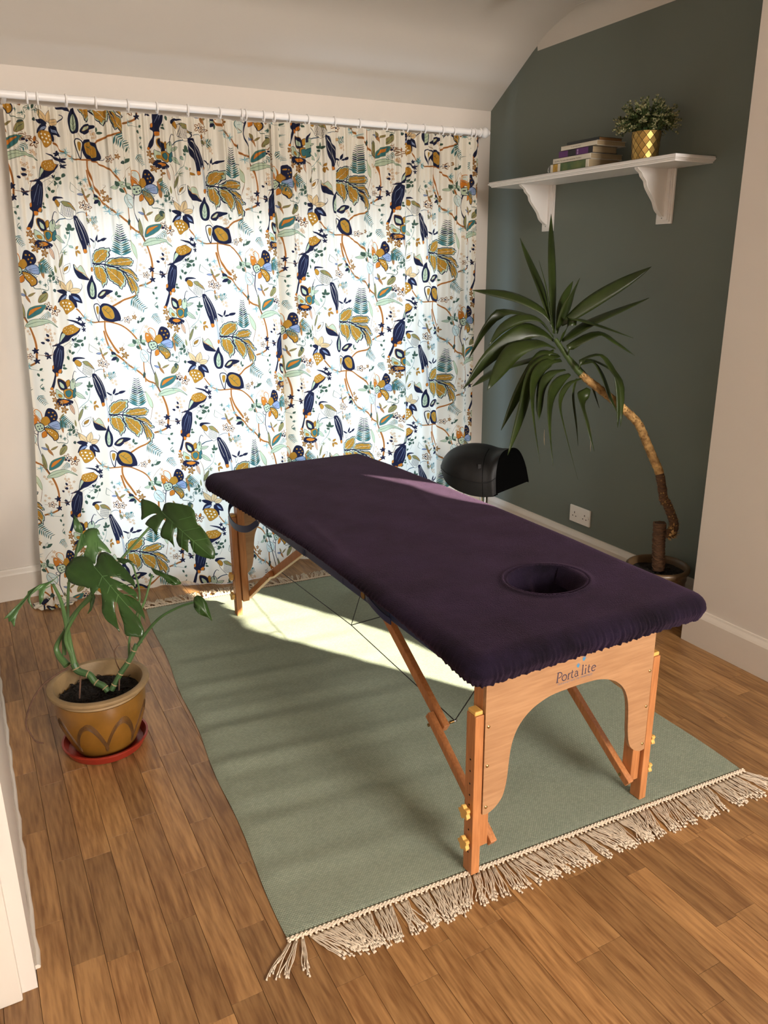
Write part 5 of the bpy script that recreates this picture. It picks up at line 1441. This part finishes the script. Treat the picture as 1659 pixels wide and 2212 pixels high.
for k in range(165):
    a = r_.random()*2*PI; el = math.asin(r_.uniform(.02, 1)); ll = r_.uniform(.085, .118)*(1 if el > .35 else .95)
    d = Vector((math.cos(a)*math.cos(el), math.sin(a)*math.cos(el), math.sin(el)*1.15+.02))
    p0 = Vector((.03*math.cos(a), .03*math.sin(a), 0)); p2 = p0*.6+d*ll
    if p2.x > .125: p2.x = .125
    p1 = p0+Vector((0, 0, .03))+d*ll*.35
    P = [Vector(q) for q in cat([p0, p1, p2], 6)]; b3.tube(P, .0007, 4)
    for i in range(3, len(P)):
        for q in range(4 if i < len(P)-2 else 6):
            e = Vector((r_.uniform(-1, 1), r_.uniform(-1, 1), r_.uniform(-.4, 1))).normalized()+d*.6
            tip = i > len(P)-4 and r_.random() < .75
            tiny(b2 if tip else b1, P[i]+e*.001, e, r_.uniform(.009, .013) if not tip else r_.uniform(.007, .010))
tag(b1.build('foliage', M['shrub'], fs, recalc=False), kind='stuff'); tag(b2.build('pale_tips', M['shrubtip'], fs, recalc=False), kind='stuff'); tag(b3.build('twigs', M['stem'], fs, recalc=False), kind='stuff')

# books lying in a stack, spines to the room
def book(label, z0, th, y0, y1, xs, x1, bands, cover, rot=0.0):
    """spine faces the room at x = xs; bands: (from, to, material, proud) along the spine"""
    root = empty('book', ((xs+x1)/2, (y0+y1)/2, z0), label, 'book', 'books stacked on the white shelf', rz=rot)
    l_ = root.location; bx = lambda b, *q, bev=0: b.box(q[0]-l_.x, q[1]-l_.x, q[2]-l_.y, q[3]-l_.y, q[4]-l_.z, q[5]-l_.z, bev)
    b = MB(); bx(b, xs, x1, y0, y1, z0, z0+.0012); bx(b, xs, x1, y0, y1, z0+th-.0012, z0+th-.0002); bx(b, xs, xs+.0015, y0, y1, z0, z0+th-.0002)
    b.build('cover', cover, root)
    b = MB(); bx(b, xs+.0015, x1-.003, y0+.003, y1-.003, z0+.0012, z0+th-.0012); b.build('pages', M['paper'], root)
    for (f0, f1, m_) in bands:
        b = MB(); ya, yb = y1-(y1-y0)*f1, y1-(y1-y0)*f0; bx(b, xs-.0006, xs, ya, yb, z0+.0004, z0+th-.0006); b.build('spine_band', m_, root)
    return root
Kc = lambda n_, c: mat(n_, c, .5, var=.05)
K = dict(w=Kc('book_white', 'd9d2c2'), p=Kc('book_purple', '5b2a6a'), k=Kc('book_black', '1c1a20'), g=mat('book_green_photo', '2f4a2c', .45, var=.5, vscale=30, col2='93a25c'), y=mat('book_yellow_flower', 'b08a2e', .5, var=.3, vscale=60), d=Kc('book_slate', '2d3436'), t=Kc('book_tan', '8e6a42'), i=Kc('book_ink', '3a3634'), l=Kc('book_lilac', 'a48ab2'))
def spine_text(root, txt, y_from, z_c, size, m_, w_fit):
    cu = bpy.data.curves.new('t', 'FONT'); cu.body = txt; cu.size = size; cu.resolution_u = 1
    ob = bpy.data.objects.new('t', cu); COL.objects.link(ob); dg = bpy.context.evaluated_depsgraph_get(); me = bpy.data.meshes.new_from_object(ob.evaluated_get(dg)); bpy.data.objects.remove(ob)
    me.materials.clear(); me.materials.append(m_); wx = max(v.co.x for v in me.vertices)
    o = place(me, 'spine_lettering', root, (0, 0, 0), (PI/2, 0, -PI/2)); o.scale = (w_fit/wx, 1, 1); o.location = (2.4492-root.location.x, y_from-root.location.y, z_c-root.location.z)
XS = 2.450
z = SZ
bk1 = book('thick green photo-covered book at the bottom of the stack', z, .036, 2.745, 2.990, XS, 2.632, [(0, .07, K['w']), (.07, .20, K['y']), (.20, .27, K['w']), (.27, .93, K['g']), (.93, 1, K['w'])], K['w']); z += .036
bk2 = book('thick white paperback second from the bottom of the stack', z, .022, 2.735, 2.975, XS, 2.630, [], K['w']); z += .022
spine_text(bk2, 'Price & Price   The Complete Guide to Aromatherapy  Third Edition', 2.962, z-.015, .009, K['i'], .17)
bk3 = book('purple and black book in the middle of the stack', z, .026, 2.728, 2.940, XS+.002, 2.590, [(0, .28, K['p']), (.28, .52, K['k']), (.52, .88, K['p']), (.88, 1, K['k'])], K['k']); z += .026
b = MB(); l_ = bk3.location
for k_ in range(2): b.box(XS+.0008-l_.x, XS+.0014-l_.x, 2.815-l_.y, 2.823-l_.y, z-.022+k_*.010-l_.z, z-.014+k_*.010-l_.z); b.box(XS+.0004-l_.x, XS+.0010-l_.x, 2.8172-l_.y, 2.8208-l_.y, z-.0202+k_*.010-l_.z, z-.0158+k_*.010-l_.z)
b.build('spine_mark', K['l'], bk3)
bk4 = book('slim white paperback below the top book of the stack', z, .019, 2.702, 2.925, XS, 2.612, [], K['w']); z += .019
spine_text(bk4, 'The Complete Guide to Massage', 2.86, z-.012, .007, K['i'], .06)
bk5 = book('thin dark book with tan page edges on top of the stack', z, .013, 2.706, 2.905, XS+.014, 2.595, [], K['d'])
for ch in bk5.children:
    if ch.name.startswith('pages'): ch.data.materials.clear(); ch.data.materials.append(K['t'])
vg = empty('glass_holder', (2.505, 3.045, SZ), 'tiny clear glass holder left of the books', 'candle holder')
gg = bpy.data.materials.new('clear_glass'); gg.use_nodes = True; q = gg.node_tree.nodes['Principled BSDF']; q.inputs['Transmission Weight'].default_value = .9; q.inputs['Roughness'].default_value = .08; q.inputs['Base Color'].default_value = (.75, .78, .8, 1)
MB().lathe([(0, 0), (.014, 0), (.020, .010), (.022, .022), (.019, .034), (.016, .038), (.014, .036), (.018, .022), (.015, .008), (0, .006)], n=28).build('bowl', gg, vg, smooth=True)

# ================================================================ socket
sk_ = empty('wall_socket', (XG, 2.848, .235), 'white double power socket low on the green wall', 'socket')
MB().box(-.010, -.0005, -.073, .073, -.043, .043, .003).build('face_plate', M['socket'], sk_, smooth=False)
for dy in (-.037, .037):
    b = MB()
    b.box(-.0106, -.0098, dy-.002, dy+.002, .004, .013); b.box(-.0106, -.0098, dy-.015, dy-.008, -.012, -.008); b.box(-.0106, -.0098, dy+.008, dy+.015, -.012, -.008)
    b.build('pin_holes', M['dark'], sk_)
    b = MB(); b.box(-.0135, -.0098, dy+(-.030 if dy < 0 else .018), dy+(-.018 if dy < 0 else .030), -.008, .010, .0012); b.build('rocker_switch', M['socket'], sk_)
for dy in (-.066, .066): MB().tube([(-.0108, dy, .0), (-.0098, dy, .0)], .003, 10).build('screw', M['steel'], sk_)

# ================================================================ ceiling light
cl = empty('ceiling_light', (2.19, 2.872, ZC), 'small dark bronze round light fitting on the ceiling', 'ceiling light')
MB().lathe([(0, 0), (.046, 0), (.047, -.008), (.043, -.020), (.038, -.030), (.030, -.030), (.028, -.022), (0, -.020)], n=36).build('rim', M['bronze'], cl, smooth=True, ang=.6)
MB().lathe([(0, -.021), (.026, -.021), (.022, -.026), (0, -.027)], n=24).build('lamp_face', M['shelfw'], cl, smooth=True)

# ================================================================ saddle stool
SB = Vector((2.088, 2.915, 0))
ss = empty('saddle_stool', SB, 'black leather saddle stool on a chrome column behind the table', 'stool', rz=-YAW)
pxm = 1/460.0
def loc_(r, d, u): return (r+.006, -d, .445+u*.96)               # r: along the room-facing width, d: towards the table, u: up
# cross-section arches from the rounded tail (left) to the open flap end (right)
sta = [((-.213, .00, .105), (-.213, .00, .108), (-.213, .00, .112)),
       ((-.207, .055, .080), (-.200, .01, .145), (-.190, -.05, .110)),
       ((-.190, .095, .050), (-.170, .02, .178), (-.150, -.10, .105)),
       ((-.150, .130, .026), (-.120, .02, .197), (-.080, -.15, .095)),
       ((-.100, .150, .008), (-.065, .02, .202), (-.010, -.17, .080)),
       ((-.050, .160, .000), (-.015, .03, .198), (.060, -.17, .065)),
       ((-.010, .165, .001), (.030, .04, .190), (.130, -.15, .042)),
       ((.012, .168, .005), (.065, .05, .196), (.188, -.12, .020)),
       ((.026, .165, .013), (.095, .055, .205), (.218, -.08, .006))]
dense = []
for c3 in range(3): dense.append(cat([s_[c3] for s_ in sta], 5))
nst = len(dense[0]); na = 26
def sec(i, k, inset=0):
    A, T_, B = (Vector(dense[c][i]) for c in range(3)); t = k/na
    u = abs(2*t-1)
    base = A.lerp(B, t); apex = T_-(A+B)/2
    h = (1-u**3.0)**(1/1.6)
    p = base+apex*h
    c = (A+B)/2
    return p+(c-p)*inset
b = MB()
for i in range(nst):
    for k in range(na+1): p = sec(i, k); b.v.append(loc_(*p))
for i in range(nst-1):
    for k in range(na): a = i*(na+1)+k; b.f.append((a, a+1, a+na+2, a+na+1)); b.mi.append(0)
seat = b.build('seat', M['blackleather'], ss, smooth=True, ang=3, recalc=True)
b = MB()                                                # underside shell and the dark flap end
for i in range(nst):
    for k in range(na+1):
        p = sec(i, k, .06); b.v.append(loc_(p.x+.004*(i == nst-1), p.y, p.z-.006))
for i in range(nst-1):
    for k in range(na): a = i*(na+1)+k; b.f.append((a, a+na+1, a+na+2, a+1)); b.mi.append(0)
o_ = len(b.v)
for k in range(na+1): b.v.append(loc_(*sec(nst-1, k)))
for k in range(na): b.f.append(((nst-1)*(na+1)+k, (nst-1)*(na+1)+k+1, o_+k+1, o_+k)); b.mi.append(0)
# belly closing the bottom
o2 = len(b.v)
for i in range(nst):
    A = sec(i, 0, .0); B = sec(i, na, .0)
    for q in range(7):
        p = A.lerp(B, q/6); b.v.append(loc_(p.x, p.y, p.z-.010*math.sin(PI*q/6)*math.sin(PI*min(1, i/nst*1.1))))
for i in range(nst-1):
    for q in range(6): a = o2+i*7+q; b.f.append((a, a+7, a+8, a+1)); b.mi.append(0)
# face of the flap end
o3 = len(b.v)
for k in range(na+1): b.v.append(loc_(*(sec(nst-1, k, .02)+Vector((.002, 0, 0)))))
b.f.append(tuple(range(o3, o3+na+1))); b.mi.append(0)
b.build('underside', M['blackcloth'], ss, smooth=True, ang=.8)
ix = int(nst*.66); b = MB(); b.tube([loc_(*(sec(ix, k)+Vector((0, 0, .0005)))) for k in range(0, na//2+2)], .0012, 5); b.build('seam', M['blackcloth'], ss, smooth=True)
b = MB(); b.tube([loc_(*(sec(i, 1)+Vector((0, .001, .003)))) for i in range(2, nst)], .0022, 6); b.build('piping', M['blackleather'], ss, smooth=True)
p = sec(int(nst*.62), 4); b = MB(); q0 = Vector(loc_(*p)); b.box(q0.x-.007, q0.x+.007, q0.y-.004, q0.y-.0015, q0.z-.016, q0.z+.012, .0008); b.build('label_tag', M['cable'], ss)
MB().tube([(0, 0, .06), (0, 0, .455)], .0195, 24).build('column', M['chrome'], ss, smooth=True, ang=.6)
MB().box(-.05, .05, -.05, .05, .436, .450, .004).build('seat_plate', M['blackcloth'], ss)
hub = MB().lathe([(0, .055), (.040, .055), (.045, .075), (.030, .095), (.024, .11), (0, .11)], n=28); hub.build('hub', M['chrome'], ss, smooth=True, ang=.6)
arm_m = MB().bar((.02, 0, .075), (.19, 0, .058), .030, .016, (0, 1, 0), .004).mesh('base_arm', M['chrome'])
wh = MB().tube([(0, -.010, .025), (0, .010, .025)], .0245, 20).mesh('caster', M['cable'])
for k in range(5):
    a = k*2*PI/5+.3; place(arm_m, 'base_arm', ss, (0, 0, 0), (0, 0, a)); place(wh, 'caster', ss, (.187*math.cos(a), .187*math.sin(a), .0005), (0, 0, a+PI/2))
